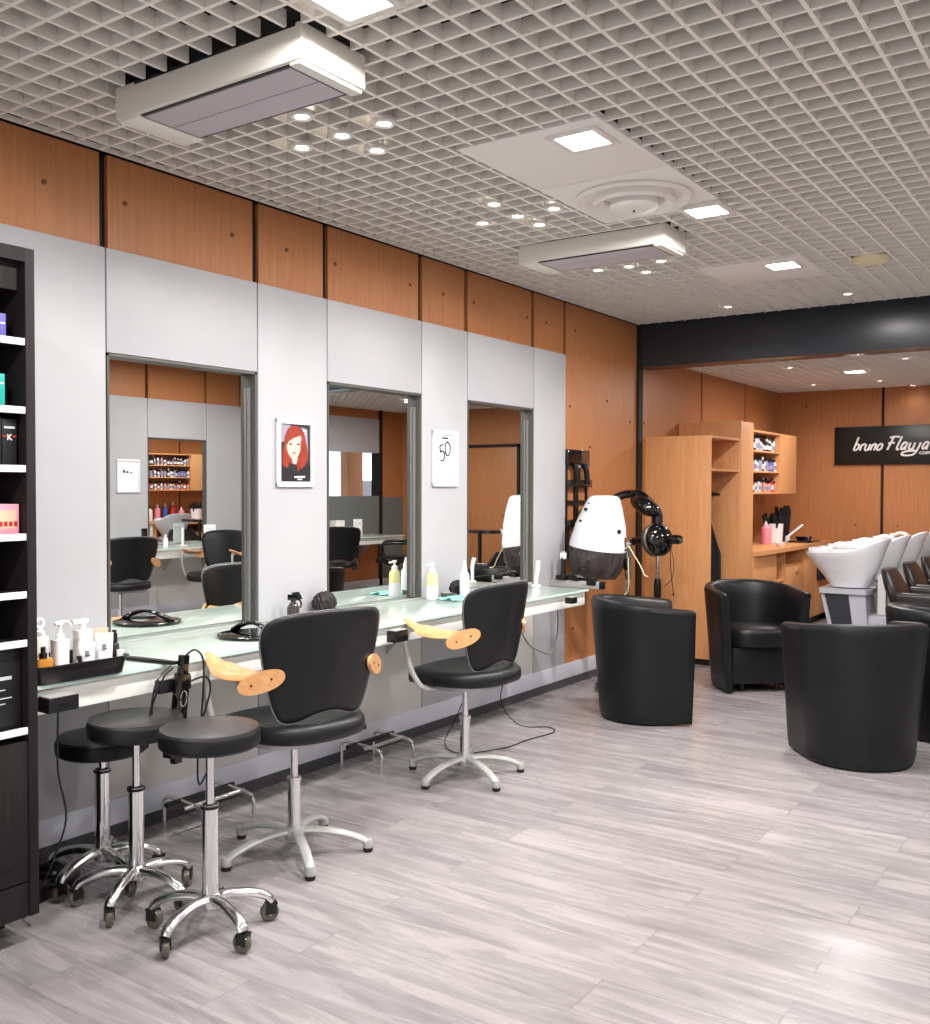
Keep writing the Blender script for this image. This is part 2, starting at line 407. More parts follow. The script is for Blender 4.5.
def ac_unit(x0, y0, x1, y1, label):
    zb = 2.5; z1 = CZ+.012
    t = thing('ceiling_air_unit', label, 'air unit', ((x0+x1)/2, (y0+y1)/2, zb), 0, 'enamelled air units hanging in the louvre ceiling')
    a, b = (x1-x0)/2, (y1-y0)/2; h = z1-zb
    m = MB()
    m.box(-a, -b, .004, a, b, h, .008)
    gx0, gx1, gy0, gy1 = -a+.11, a-.05, -b+.015, b-.015
    m.build('casing', 'ac_white', t)
    MB().box(-a+.01, -b+.006, -.006, gx0, b-.006, .01, .003).build('end_rim', 'ac_white', t)
    MB().box(gx1, -b+.006, -.006, a-.01, b-.006, .01, .003).build('end_rim', 'ac_white', t)
    q = MB().box(gx0+.01, gy0+.008, -.004, gx1-.01, -.004, .006, .001).box(gx0+.01, 0, -.004, gx1-.01, gy1-.014, .006, .001)
    q.build('grille', 'ac_grille', t)
    MB().box(gx0, gy0, -.001, gx1, gy1, .005).build('shadow_gap', 'black_metal', t)
    MB().box(a-.003, -b+.02, .03, a+.002, b-.02, h-.012, .001).build('end_plate', 'ac_white', t)
    MB().box(-a+.1, -b-.003, h-.012, a-.02, -b+.002, h-.004).build('top_gap', 'black_metal', t)
    return t
ac_unit(.53, 1.96, 1.34, 2.23, 'long cream ceiling air unit, the one nearer the camera at upper left')
ac_unit(.54, 4.38, 1.34, 4.66, 'long cream ceiling air unit further back behind the diffuser')

# lamps
def add_light(kind, loc, energy, size=.1, col=(1, .94, .88), spot=2.4, blend=.6, parent=None):
    L = bpy.data.lights.new('lamp_light', kind); L.energy = energy; L.color = col
    if kind == 'AREA': L.shape = 'DISK'; L.size = size
    elif kind == 'SPOT': L.spot_size = spot; L.spot_blend = blend; L.shadow_soft_size = size
    else: L.shadow_soft_size = size
    o = bpy.data.objects.new('lamp_light', L); COL.objects.link(o); o.location = loc
    if parent: o.parent = parent
    return o
def spotlight(x, y, z, label, group, e=5.5):
    t = thing('ceiling_spotlight', label, 'spotlight', (x, y, z), 0, group)
    MB().lathe([(.024, -.006), (.034, -.010), (.043, -.004), (.043, .01), (.024, .01)], 24, cap0=False, cap1=False).build('ring', 'lamp_ring', t)
    MB().lathe([(.0001, -.001), (.027, -.001), (.027, .006), (.0001, .006)], 20).build('lens', 'lamp', t)
    add_light('SPOT', (0, 0, -.03), e, .03, spot=2.5, blend=.8, parent=t)
c1 = [(.884, 2.436, 'nearest the camera'), (.875, 2.645, 'in the middle'), (1.071, 2.64, 'furthest from the mirror wall'), (.672, 2.654, 'closest to the mirror wall'), (.878, 2.834, 'furthest from the air unit')]
for x, y, s in c1: spotlight(x, y, CZ-.001, 'round spotlight %s, in the five by the nearer air unit' % s, 'cluster of spotlights beside the nearer air unit')
c2 = [(.86, 3.655, 'nearest the camera'), (.847, 3.876, 'in the middle'), (1.043, 3.864, 'closest to the round diffuser'), (.647, 3.884, 'closest to the mirror wall'), (.855, 4.057, 'nearest the farther air unit')]
for x, y, s in c2: spotlight(x, y, CZ-.001, 'round spotlight %s, in the five by the diffuser' % s, 'cluster of spotlights left of the diffuser')
c3 = [(.641, 5.08, 'closest to the mirror wall'), (.826, 5.098, 'in the middle'), (1.028, 5.074, 'furthest right'), (.847, 5.28, 'furthest back')]
for x, y, s in c3: spotlight(x, y, CZ-.001, 'round spotlight %s, in the four behind the farther air unit' % s, 'cluster of spotlights behind the farther air unit')
spotlight(.856, 6.6, CZ-.001, 'single round ceiling spotlight close to the beam, left one of the pair', 'pair of spotlights before the beam')
spotlight(1.643, 6.589, CZ-.001, 'single round ceiling spotlight close to the beam, right one of the pair', 'pair of spotlights before the beam')
for x, y, s in [(.776, 8.301, 'leftmost and nearest the beam'), (.565, 9.761, 'furthest left at the back'), (1.178, 9.744, 'behind the large lamp'), (1.692, 8.196, 'rightmost near the beam'), (1.353, 10.39, 'right against the back wall')]:
    spotlight(x, y if y < 10.3 else 10.36, BZ-.001, 'round spotlight in the lower back ceiling, the one %s' % s, 'spotlights in the lower back ceiling', 14 if y < 10.3 else 1.5)
def biglight(x, y, z, label, e=45):
    t = thing('square_downlight', label, 'ceiling light', (x, y, z), 0, 'bright square ceiling lamps')
    m = MB()
    for q in ((-.1, -.1, .1, -.075), (-.1, .075, .1, .1), (-.1, -.075, -.075, .075), (.075, -.075, .1, .075)): m.box(q[0], q[1], -.008, q[2], q[3], .01, .002)
    m.build('frame', 'lamp_ring', t)
    MB().box(-.077, -.077, -.004, .077, .077, .006).build('diffuser', 'lamp_big', t)
    o = add_light('AREA', (0, 0, -.03), e, .15, (1, .965, .94), parent=t)
biglight(1.56, 3.161, CZ-.005, 'bright square lamp in the white tile nearer the camera')
biglight(1.609, 4.239, CZ-.0155, 'bright square lamp just past the round diffuser')
biglight(1.55, 5.544, CZ-.005, 'bright square lamp in the white tile by the beam')
biglight(1.547, 1.93, CZ-.003, 'bright square lamp cut by the top edge of the photo')
biglight(1.156, 8.888, BZ-.003, 'bright square lamp in the lower back ceiling', 32)
for x, y in ((1.6, .4), (3.6, .4), (3.6, 2.4), (3.6, 4.6), (3.9, 6.5), (3.6, 8.9)):
    biglight(x, y, (CZ if y < 7 else BZ)-.003, 'bright square lamp over the right hand side of the salon', 40)
sm = thing('smoke_detector', 'flat round cream detector disc on the louvre ceiling', 'smoke detector', (1.987, 5.667, CZ))
MB().lathe([(.0001, -.03), (.05, -.03), (.085, -.024), (.095, -.008), (.095, .004), (.0001, .004)], 32).build('body', 'cream_pl', sm)
MB().lathe([(.0001, -.036), (.018, -.035), (.02, -.028), (.0001, -.028)], 16).build('sensor_button', 'cream_pl', sm)

# ------------------------------------------------------------------ mirrors
def wall_mirror(y0, y1, label, side=1, group='wall mirrors', tilt=0.):
    DEP = -.034 if not tilt else -.055
    # side 1: on the left wall facing +x; -1: right wall facing -x
    t = thing('wall_mirror', label, 'mirror', (0 if side == 1 else XW, (y0+y1)/2, .70), 0 if side == 1 else pi, group)
    h = (y1-y0)/2-.004
    mg = MB().box(-.02, -h+.001, -.554, 0, h-.001, .554).build('mirror_glass', 'mirror', t, smooth=False)
    mg.location = (DEP, 0, .594); mg.rotation_euler.z = tilt
    m = MB()
    for s0 in (-1, 1):
        a, b = sorted((s0*h, s0*(h-.010))); m.box(-.105, a, .04, .010, b, 1.148)
    m.box(-.105, -h, 1.138, .010, h, 1.148)
    m.build('recess_lining', 'frame_grey', t)
    MB().box(-.033, h-.020, .05, -.018, h-.010, 1.08, .003).build('edge_bar', 'edge_grey', t)
    MB().box(-.085, -h, .0, .008, h, .043, .002).build('sill', 'glass_top', t)
    return t
wall_mirror(2.29, 3.057, 'large recessed wall mirror, the leftmost of the three')
wall_mirror(3.505, 4.25, 'recessed wall mirror between the redhead poster and the sale poster')
wall_mirror(4.686, 5.432, 'recessed wall mirror, rightmost of the three')
for a, b, s in ((4.37, 5.12, 'closest to the shop front'), (5.12, 5.87, 'in the middle'), (6.36, 7.115, 'showing the dye shelves')):
    wall_mirror(a, b, 'mirror on the opposite wall seen by reflection, the one %s' % s, -1, 'mirrors of the opposite wall', radians(5.7) if a > 6 else 0)

# ------------------------------------------------------------------ counters
def counter(name, label, y0, y1, side=1, depth=.52):
    t = thing(name, label, 'counter', (0.014 if side == 1 else XW-.014, (y0+y1)/2, 0), 0 if side == 1 else pi)
    L = (y1-y0)/2; dd = depth-.014
    MB().box(0, -L, .733, dd, L, .745, .002).build('glass_top', 'glass_top', t)
    MB().box(dd-.003, -L, .7335, dd+.0015, L, .7445).build('glass_edge', 'glass_edge', t)
    MB().box(dd-.045, -L+.005, .652, dd-.02, L-.012, .732, .003).box(.0, L-.032, .69, dd-.045, L-.012, .732, .002).build('apron', 'apron', t)
    m = MB()
    for k in range(4):
        y = -L+.25+k*(2*L-.5)/3
        m.box(0, y-.015, .70, dd-.046, y+.015, .732, .002)
        m.prism([(0, 0), (.0, -.22), (.2, 0)], .012, tf=TR(.0, y+.006, .70) @ RX(pi/2))
    m.build('bracket', 'satin', t)
    MB().box(.0, -L, .7455, .01, L, .752).build('back_strip', 'satin', t)
    return t
counter('styling_counter', 'long wall counter with frosted green glass top under the mirrors', 1.665, 5.22)
counter('styling_counter', 'glass topped counter of the opposite wall seen in the left mirror', 5.3, 7.3, -1)
counter('styling_counter', 'glass topped counter of the opposite wall seen in the middle mirror', 8.5, 9.9, -1)

def tool_block(x, y, z, label, w=.06, d=.05, h=.05):
    t = thing('tool_holder', label, 'tool holder', (x, y, z), 0, 'black tool holders along the counter edge')
    MB().box(0, -w/2, 0, d, w/2, h, .004).build('block', 'black_plastic', t)
    MB().box(.004, -w/2+.004, h, d-.004, w/2-.004, h+.003, .001).build('top_plate', 'satin', t)
    MB().box(-.006, -w/2+.01, .01, 0, w/2-.01, h-.01).build('mount', 'satin', t)
    return t
tool_block(.535, 1.725, .672, 'black block tool holder at the left end of the counter front', .10, .06, .045)
tool_block(.535, 2.16, .655, 'black tool holder on the counter front carrying the hair straightener', .13, .03, .045)
tool_block(.535, 3.355, .672, 'black tool holder on the counter edge behind the nearer styling chair', .09, .05, .05)
tool_block(.535, 4.93, .69, 'black tool holder at the counter edge behind the farther styling chair', .06, .05, .035)

# bar with tool holders past the end of the counter
t = thing('tool_rail', 'grey rail with black cap carrying clippers beyond the counter end', 'tool rail', (.014, 5.66, .70))
MB().box(0, -.02, 0, .36, .02, .045, .003).build('bar', 'satin', t)
MB().box(.36, -.022, -.001, .385, .022, .046, .003).build('end_cap', 'black_plastic', t)
m = MB().box(.05, -.04, .045, .13, .04, .077, .01)
MB().box(.16, -.035, .045, .22, .04, .075, .01).build('holder_cup', 'black_plastic', t)
MB().box(.27, -.03, .02, .34, .03, .06, .012).build('holder_cup', 'black_plastic', t)
m.tube(smooth_pts([(.10, .0, .06), (.17, -.03, .08), (.25, .0, .06), (.31, .0, .05)]), .012, 8)
m.build('holder_cup', 'black_plastic', t)

# ------------------------------------------------------------------ round stools
def make_stool(label, loc, rz, h=.6):
    t = thing('rolling_stool', label, 'stool', loc, rz, 'round black rolling stools'); cr = .026
    R = .151
    MB().lathe([(.0001, h-.062), (R-.012, h-.062), (R-.002, h-.054), (R, h-.02), (R-.004, h-.012), (.0001, h-.012)], 48).build('seat', 'leather', t)
    MB().lathe([(.0001, h-.013), (R-.004, h-.013), (R-.006, h-.004), (R-.03, h), (R*.5, h+.003), (.0001, h+.002)], 48).build('seat_top', 'stool_top', t, label='greyish vinyl top')
    MB().lathe([(.0001, h-.075), (.05, h-.075), (.05, h-.062), (.0001, h-.062)], 20).build('seat_plate', 'black_metal', t)
    MB().cyl(0, 0, .3, h-.07, .0125, 16).build('piston', 'chrome', t)
    zc = .10+(h-.18)*.62 if h > .55 else .10+(h-.14)*.75
    MB().lathe([(.0245, .10), (.0245, zc), (.027, zc), (.027, zc+.012), (.013, zc+.013)], 20).build('column', 'chrome', t)
    MB().lathe([(.026, zc), (.029, zc+.002), (.029, zc+.01), (.02, zc+.014)], 20).build('collar', 'black_plastic', t)
    m = MB(); m.lathe([(.0001, .075), (.028, .078), (.036, .095), (.034, .112), (.024, .122), (.0001, .122)], 24)
    for k in range(5):
        a = 2*pi*k/5
        pts = smooth_pts([(.02, 0, .105), (.07, 0, .108), (.13, 0, .098), (.172, 0, .080), (.186, 0, .062)], 5)
        R_ = [.021-.004*i/len(pts) for i in range(len(pts))]
        m.tube(pts, R_, 10, tf=RZ(a), sq=.75)
    m.build('base', 'alu', t)
    for k in range(5):
        a = 2*pi*k/5; tf = RZ(a) @ TR(.186, 0, 0) @ RZ(random.uniform(-1, 1)*1.2+.8)
        c = MB(); c.cyl(0, 0, .05, .068, .009, 10, tf=tf)
        c.box(-.016, -.016, .052, .018, .016, .06, .003, tf=tf); c.box(-.018, -.016, .024, .014, -.012, .056, .001, tf=tf); c.box(-.018, .012, .024, .014, .016, .056, .001, tf=tf)
        co = c.build('caster', 'black_plastic', t)
        MB().lathe([(.009, -.011), (.025, -.011), (.029, -.006), (.029, .006), (.025, .011), (.009, .011)], 24, tf=tf @ TR(-.005, 0, .0293) @ RX(pi/2)).build('wheel', 'wheel', co)
        MB().lathe([(.0001, -.0125), (.009, -.0125), (.009, .0125), (.0001, .0125)], 14, tf=tf @ TR(-.005, 0, .0293) @ RX(pi/2)).build('wheel_hub', 'chrome', co)
    return t
make_stool('round black rolling stool in front, closest to the camera and furthest right', (.935, 1.985, 0), radians(-11), .627)
make_stool('round black rolling stool in the middle of the three, behind the front one', (.57, 1.995, 0), radians(-62), .605)
make_stool('low round black rolling stool at the back, beside the dark display shelf', (.335, 2.035, 0), radians(-80), .505)

# ------------------------------------------------------------------ styling chairs
def chair_outline():
    half = [(0, .557), (.05, .55), (.10, .533), (.145, .528), (.175, .548), (.198, .60), (.218, .68), (.238, .77), (.246, .83), (.238, .875), (.205, .902), (.14, .915), (.07, .92), (0, .921)]
    sp = smooth_pts([(p[0]*1.06, 0, p[1]) for p in half], 4)
    R_ = [(p.x, p.z) for p in sp]; Lf = [(-x, z) for x, z in R_[1:-1]][::-1]
    return R_+Lf
OUT = chair_outline()
def back_surf(u, z): return -.185-.17*(z-.5)+1.15*u*u
def make_backrest(t, material, edge_glint='edge_grey'):
    cz = .72; th = .02
    def rg(s, off):
        return [(u*s, back_surf(u*s, cz+(z-cz)*s)+off, cz+(z-cz)*s) for u, z in OUT]
    rings = [rg(.02, th), rg(.3, th), rg(.6, th), rg(.85, th*.9), rg(.96, th*.55), rg(1., 0), rg(.985, -th*.45), rg(.93, -th*.7), rg(.85, -th*.75), rg(.5, -th*.8), rg(.02, -th*.8)]
    MB().loft(rings).build('backrest', material, t, sharp=60)
    if edge_glint:
        pts = [Vector((u*1.0, back_surf(u, z)-.006, z)) for u, z in OUT]; pts.append(pts[0]); pts.append(pts[1])
        MB().tube(pts, .0026, 6).build('edge_grey', edge_glint, t)  # grey line added round the edge, standing in for a rim highlight
def make_seat(t, material):
    rr = []
    for s, z in ((.3, .452), (.9, .454), (.98, .462), (1.0, .482), (.985, .505), (.93, .52), (.8, .525), (.5, .518), (.1, .515)):
        ring = []
        for x, y in ell(.25*s, .245*s, 44, 2.7):
            wd = 1-.12*max(0, -y/.245)
            ring.append((x*wd, y-.005, z-.02*max(0, (y-.12)/.12)))
        rr.append(ring)
    MB().loft(rr).build('seat', material, t, sharp=60)
def make_chair(label, loc, rz, wood=True, five=True):
    t = thing('styling_chair', label, 'chair', loc, rz, 'black hairdressing chairs')
    make_seat(t, 'leather'); make_backrest(t, 'leather')
    MB().prism(ell(.2, .19, 28, 3), .018, .004, tf=TR(0, .01, .434)).build('seat_pan', 'satin', t)
    MB().lathe([(.014, .24), (.014, .42)], 16).build('piston', 'chrome', t)
    MB().lathe([(.0001, .41), (.026, .41), (.03, .434), (.0001, .434)], 20).build('top_cap', 'black_plastic', t)
    MB().lathe([(.026, .075), (.0235, .09), (.0235, .268), (.027, .270), (.027, .282), (.015, .284)], 20).build('column', 'chrome', t)
    m = MB(); m.lathe([(.0001, .05), (.034, .052), (.044, .075), (.038, .095), (.024, .1), (.0001, .1)], 24)
    for k in range(5):
        pts = smooth_pts([(.02, 0, .082), (.09, 0, .083), (.17, 0, .072), (.235, 0, .052), (.272, 0, .032)], 5)
        m.tube(pts, [.021-.003*i/len(pts) for i in range(len(pts))], 10, tf=RZ(2*pi*k/5+.52), sq=.65)
        m.lathe([(.0001, .014), (.018, .016), (.021, .028), (.016, .045), (.0001, .046)], 14, tf=RZ(2*pi*k/5+.52) @ TR(.27, 0, 0))
    m.build('base', 'satin', t)
    for k in range(5):
        MB().lathe([(.0001, 0), (.016, 0), (.018, .006), (.018, .016), (.0001, .017)], 14, tf=RZ(2*pi*k/5+.52) @ TR(.27, 0, 0)).build('foot', 'rubber', t)
    MB().tube(smooth_pts([(.05, -.02, .425), (.16, -.05, .428), (.24, -.07, .43), (.275, -.075, .432)]), [.005]*12+[.011]*7, 8).build('height_lever', 'black_plastic', t)
    for s in (-1, 1):
        fr = smooth_pts([(s*.12, .02, .438), (s*.2, .03, .438), (s*.26, .06, .455), (s*.282, .10, .53), (s*.287, .125, .62), (s*.285, .125, .685), (s*.28, .105, .708), (s*.274, .06, .714), (s*.268, -.0, .708)], 5)
        MB().tube(fr, .0125, 10).build('arm_frame', 'satin', t)
        # armrest: a lens of laminated beech, wide in the middle, tapering to both ends
        mm = MB(); rings = []
        for i in range(15):
            q = i/14; y = .14-.275*q
            wdt = .006+.040*sin(pi*min(1, (q*.92+.04)))**.8
            zc = .747-.045*q-.02*sin(pi*q); xc = s*(.272-.012*q+.012*sin(pi*q))-s*.03*max(0, q-.7)
            th = .010+.004*sin(pi*q)
            ring = []
            for j in range(12):
                a = 2*pi*j/12
                ring.append((xc+wdt*cos(a), y, zc+th*sin(a)-.35*abs(cos(a))*0+(.012*(cos(a)*s) if q > .3 else 0)*-1))
            rings.append(ring)
        mm.loft(rings); mm.build('armrest', 'armwood', t)
        # oval plate screwed to the back of the backrest
        pl = MB(); ry = back_surf(.235, .69)
        tf = TR(s*.248, ry-.006, .686) @ RZ(s*.62) @ RY(s*.30) @ RX(pi/2)
        pl.prism(ell(.082, .036, 28, 2.2), .013, .004, tf=tf @ TR(0, 0, -.006))
        for q in (-.035, .035): pl.lathe([(.0001, 0), (.004, 0), (.004, .002), (.0001, .002)], 8, mi=1, tf=tf @ TR(q, 0, .007))
        pl.build('back_plate', ['armwood', 'black_metal'], t)
    return t
c_near = make_chair('black styling chair with beech armrests, the nearer one behind the stools', (.68, 2.6, 0), face_rot(-.985, .17))
def clone(src, label, loc, rz, group=None):
    o = dup(src); return place(o, loc, rz, label, group)
clone(c_near, 'black styling chair with beech armrests, the farther one below the sale poster', (.64, 3.76, 0), face_rot(-1, .0))
GO = 'chairs of the opposite wall seen only in the mirrors'
clone(c_near, 'black chair of the opposite wall turned sideways, in the left mirror', (4.16, 6.5, 0), face_rot(-.25, -.97), GO)
clone(c_near, 'black chair of the opposite wall seen from behind, at the left of the left mirror', (4.05, 5.35, 0), face_rot(.96, .15), GO)
def make_side_chair(label, loc, rz):
    t = thing('guest_chair', label, 'chair', loc, rz, 'black armchairs on metal loops seen in the middle mirror')
    make_seat(t, 'leather'); make_backrest(t, 'leather', None)
    for s in (-1, 1):
        MB().tube(smooth_pts([(s*.2, -.05, .44), (s*.27, .1, .45), (s*.29, .16, .55), (s*.29, .16, .66), (s*.285, .08, .69), (s*.27, -.1, .69), (s*.22, -.2, .69)], 5), .016, 10).build('arm_loop', 'black_plastic', t)
    MB().lathe([(.02, .06), (.02, .44), (.05, .45)], 16).build('column', 'chrome', t)
    m = MB().lathe([(.0001, 0), (.22, 0), (.22, .012), (.04, .04), (.03, .07), (.0001, .07)], 32); m.build('base_disc', 'chrome', t)
    return t
make_side_chair('black chair with looped arms, left one in the middle mirror', (4.15, 8.22, 0), face_rot(.8, .6))
make_side_chair('black chair with looped arms, right one in the middle mirror', (4.15, 9.3, 0), face_rot(.8, -.6))

# ------------------------------------------------------------------ footrests
def footrest(loc, rz, label):
    t = thing('footrest', label, 'footrest', loc, rz, 'chrome footrests under the counter')
    for s in (-.12, .12):
        MB().tube([(0, s, .0)]+smooth_pts([(0, s, .09), (.004, s, .11), (.03, s, .122), (.06, s, .122)], 4)+smooth_pts([(.2, s, .112), (.235, s, .105), (.25, s, .085), (.252, s, .05)], 4)+[(.252, s, .0)], .0085, 10).build('side_loop', 'chrome', t)
    MB().tube([(.10, -.19, .118), (.10, .15, .118)], .011, 10).build('cross_bar', 'black_metal', t)
    MB().tube([(.18, -.17, .114), (.18, .13, .114)], .008, 10).build('foot_bar', 'chrome', t)
    return t
footrest((.055, 3.675, 0), 0, 'chrome footrest between the two styling chairs')
footrest((.055, 2.63, 0), 0, 'chrome footrest behind the nearer styling chair')

# ------------------------------------------------------------------ tub armchairs
def make_tub(label, loc, rz):
    t = thing('tub_armchair', label, 'armchair', loc, rz, 'black leatherette tub armchairs')
    # plan path param: from right front tip round the back to left front tip
    def plan(q):   # q in -1..1
        L1 = .20; A = .32*pi/2; tot = L1+A; s = abs(q)*tot
        sg = 1 if q >= 0 else -1
        if s < A: a = s/.32; return Vector((sg*sin(a), -cos(a))), .0, sg  # normal, forward shift
        return Vector((sg*1., 0.)), s-A, sg
    rings = []; N = 44
    for i in range(N+1):
        q = -1+2*i/N; n, fw, sg = plan(q)
        aq = abs(q); top = .708-.062*max(0, aq-.2)**1.2
        e = 1.
        fr = [(.258, .012), (.268, .05), (.296, .40), (.318, .65), (.320, top-.03), (.311, top-.007), (.288, top), (.262, top-.007), (.248, top-.03), (.24, .60), (.225, .40), (.205, .012)]
        ring = []
        for rad, z in fr:
            ring.append((n.x*rad, n.y*rad+fw*(1 if z > .2 else .97), z))
        rings.append(ring)
    # rounded front tips
    def tip(ring, sg, k):
        cx = sum(p[0] for p in ring)/len(ring); out = []
        for p in ring:
            out.append((cx+(p[0]-cx)*(1-.25*k), p[1]+.018*k, .012+(p[2]-.012)*(1-.012*k)))
        return out
    r0 = rings[0]; r1 = rings[-1]
    rings = [tip(r0, -1, 1.0), tip(r0, -1, .6)]+rings+[tip(r1, 1, .6), tip(r1, 1, 1.0)]
    MB().loft(rings).build('shell', 'leather', t, sharp=50)
    # cushion
    rr = []
    for s, z in ((.9, .30), (.985, .31), (1., .34), (1., .395), (.98, .415), (.9, .43), (.5, .438), (.05, .44)):
        ring = []
        for x, y in ell(.222*s, .24*s, 40, 3.2): ring.append((x*(1-.25*max(0, -y/.24)), y+.01, z))
        rr.append(ring)
    MB().loft(rr).build('seat_cushion', 'leather', t, sharp=50)
    MB().box(-.21, .16, .06, .21, .19, .30, .01).build('front_panel', 'leather', t)
    for x, y in ((-.12, .12), (.12, .12), (-.12, -.12), (.12, -.12)):
        MB().lathe([(.0001, 0), (.016, 0), (.02, .31), (.0001, .31)], 12, tf=TR(x, y, 0)).build('leg', 'black_plastic', t)
    return t
a1 = make_tub('black tub armchair seen from its side, leftmost, beside the hood dryer', (.823, 5.36, 0), face_rot(.806, .592))
clone(a1, 'black tub armchair facing the camera with its seat visible, before the wardrobe', (1.055, 6.57, 0), face_rot(.66, -.75))
clone(a1, 'black tub armchair seen from behind, closest to the camera at the right', (2.07, 5.12, 0), face_rot(-.62, .78))
clone(a1, 'black tub armchair cut off by the right edge of the photo', (2.36, 5.9, 0), face_rot(.85, .52))

# ------------------------------------------------------------------ dark display shelf at the left
X1 = .57
t = thing('display_shelf', 'tall dark wood retail shelf at the left edge of the photo', 'shelf', (.29, 1.196, 0))
hx = X1-.29
MB().box(-.265, .43, .085, hx, .459, 2.03, .001).build('side_panel', 'espresso', t)
MB().box(-.265, -.46, .085, hx, -.43, 2.03, .001).build('side_panel', 'espresso', t)
MB().box(-.265, -.43, 1.99, hx-.0, .43, 2.03).box(-.265, -.43, 1.91, hx-.03, .43, 1.99).build('top_panel', 'espresso', t)
MB().box(-.265, -.43, .085, -.255, .43, 1.99).build('back_panel', 'espresso_in', t)
SH = [1.753, 1.556, 1.387, 1.189, 1.021, .88, .624]
for z in SH:
    s_ = MB().box(-.255, -.43, z, hx-.012, .43, z+.014).build('shelf', 'espresso_in', t)
    MB().box(hx-.012, -.43, z-.003, hx-.003, .43, z+.017, .001).build('price_strip', 'label_strip', s_)
dr = MB().box(-.255, -.43, .19, hx-.004, .43, .60, .002).build('door', 'espresso', t)
MB().box(hx-.004, -.38, .24, hx-.0005, .38, .55, .001).build('door_panel', 'espresso', dr)
MB().box(-.255, -.43, .085, hx-.006, .43, .185).build('base_board', 'espresso', t)
MB().box(-.255, -.45, 0, hx-.17, .45, .085).build('plinth', 'espresso_in', t)

def carton(label, x, y, z, w, d, h, m, deco=None, rz=0.):
    t = thing('product_box', label, 'box', (x, y, z), rz, 'boxed products on the dark display shelf')
    MB().box(-d/2, -w/2, 0, d/2, w/2, h, .002).build('carton', m, t)
    if deco: deco(t, d/2, w, h)
    return t
def text_mesh(s, size, parent, loc, rot, m, name='lettering', ext=.0006, align='CENTER', bold=0.):
    cu = bpy.data.curves.new(name, 'FONT'); cu.body = s; cu.size = size; cu.extrude = ext; cu.align_x = align; cu.offset = bold
    o = bpy.data.objects.new(name, cu); COL.objects.link(o)
    bpy.context.view_layer.update()
    me = bpy.data.meshes.new_from_object(o.evaluated_get(bpy.context.evaluated_depsgraph_get()))
    bpy.data.objects.remove(o); bpy.data.curves.remove(cu)
    n = bpy.data.objects.new(name, me); COL.objects.link(n); me.materials.clear(); me.materials.append(M[m])
    n.parent = parent; n.location = loc; n.rotation_euler = rot; return n
FX = (pi/2, 0, pi/2)      # text facing +x, reading along +y
sx = X1-.075
def d1(t, x, w, h):
    MB().box(x, -w/2+.004, h-.03, x+.001, w/2-.004, h-.026).build('stripe', 'white_letter', t)
carton('violet product box on the top visible shelf', sx, 1.53, SH[0]+.0145, .11, .09, .07, 'purple', d1)
carton('teal product box on the second shelf', sx, 1.52, SH[1]+.0145, .12, .09, .095, 'teal', d1)
def dk(t, x, w, h):
    text_mesh('K', .026, t, (x+.001, 0, h*.55), FX, 'white_letter')
    MB().box(x, -.020, h*.55+.009, x+.001, -.010, h*.55+.014).build('red_dash', 'red', t)
    MB().box(x, .010, h*.55+.009, x+.001, .020, h*.55+.014).build('red_dash', 'red', t)
    MB().box(x, -w/2+.006, h*.8, x+.001, w/2-.006, h*.8+.006).build('stripe', 'lightgrey_ink', t)
carton('black product box with a white K mark on the third shelf', sx, 1.592, SH[2]+.0145, .044, .09, .135, 'blackcard', dk)
def dk2(t, x, w, h):
    for k in range(5): MB().box(x, w*.1, .03+k*.008, x+.001, w*.42, .033+k*.008).build('small_print', 'pink', t)
carton('dark box with small pink print left of the K box', sx, 1.528, SH[2]+.0145, .08, .09, .14, 'blackcard', dk2)
def dp(t, x, w, h):
    MB().box(x, -w/2+.012, .018, x+.001, w/2-.012, h-.018).build('window', 'peach', t)
    m = MB()
    for k in range(6): m.box(x+.001, -w/2+.018+k*.015, .024, x+.002, -w/2+.028+k*.015, h-.05)
    m.build('printed_bars', 'red', t)
carton('pink box with red printed bars on the fourth shelf', sx, 1.565, SH[3]+.0145, .11, .09, .088, 'pink', dp)
def dl(t, x, w, h):
    for k, (a, hh) in enumerate(((.0, .010), (-.03, .003), (-.042, .003), (-.054, .003), (-.07, .003), (-.08, .003))):
        MB().box(x, -w*.30, h*.62+a, x+.001, w*.36-(k % 3)*.02, h*.62+a+hh).build('printed_line', 'lightgrey_ink', t)
carton('large black box with grey text on the lowest shelf', sx, 1.513, SH[6]+.0145, .22, .09, .235, 'blackcard', dl)

# ------------------------------------------------------------------ posters
def frame(name, label, cat, y0, y1, z0, z1, side=1, x=0.012):
    t = thing(name, label, cat, (x if side == 1 else XW-x, (y0+y1)/2, z0), 0 if side == 1 else pi)
    w = (y1-y0)/2; h = z1-z0; q = .024
    m = MB()
    for a in ((-w, 0, w, q), (-w, h-q, w, h)): m.box(0, a[0], a[1], .016, a[2], a[3], .005)
    for a in ((-w, .0, -w+q, h), (w-q, .0, w, h)): m.box(0, a[0], a[1], .0155, a[2], a[3], .005)
    m.build('frame', 'silver_frame', t)
    MB().box(0, -w+.01, .01, .006, w-.01, h-.01).build('paper', 'paper', t)
    return t, w-q, h-2*q, q
t, w_, h_, q_ = frame('framed_poster', 'framed poster of a red-haired woman between the left and middle mirrors', 'poster', 3.162, 3.402, 1.345, 1.655)
TF = Matrix(((0, 0, 1, 0), (1, 0, 0, 0), (0, 1, 0, 0), (0, 0, 0, 1)))   # local (u,v,n) -> (y,z,x)
def flat(name, poly, m, par, off, th=.0004):
    me = MB().prism(poly, th, tf=Matrix.Translation((off, 0, 0)) @ TF)
    return me.build(name, m, par, smooth=False)
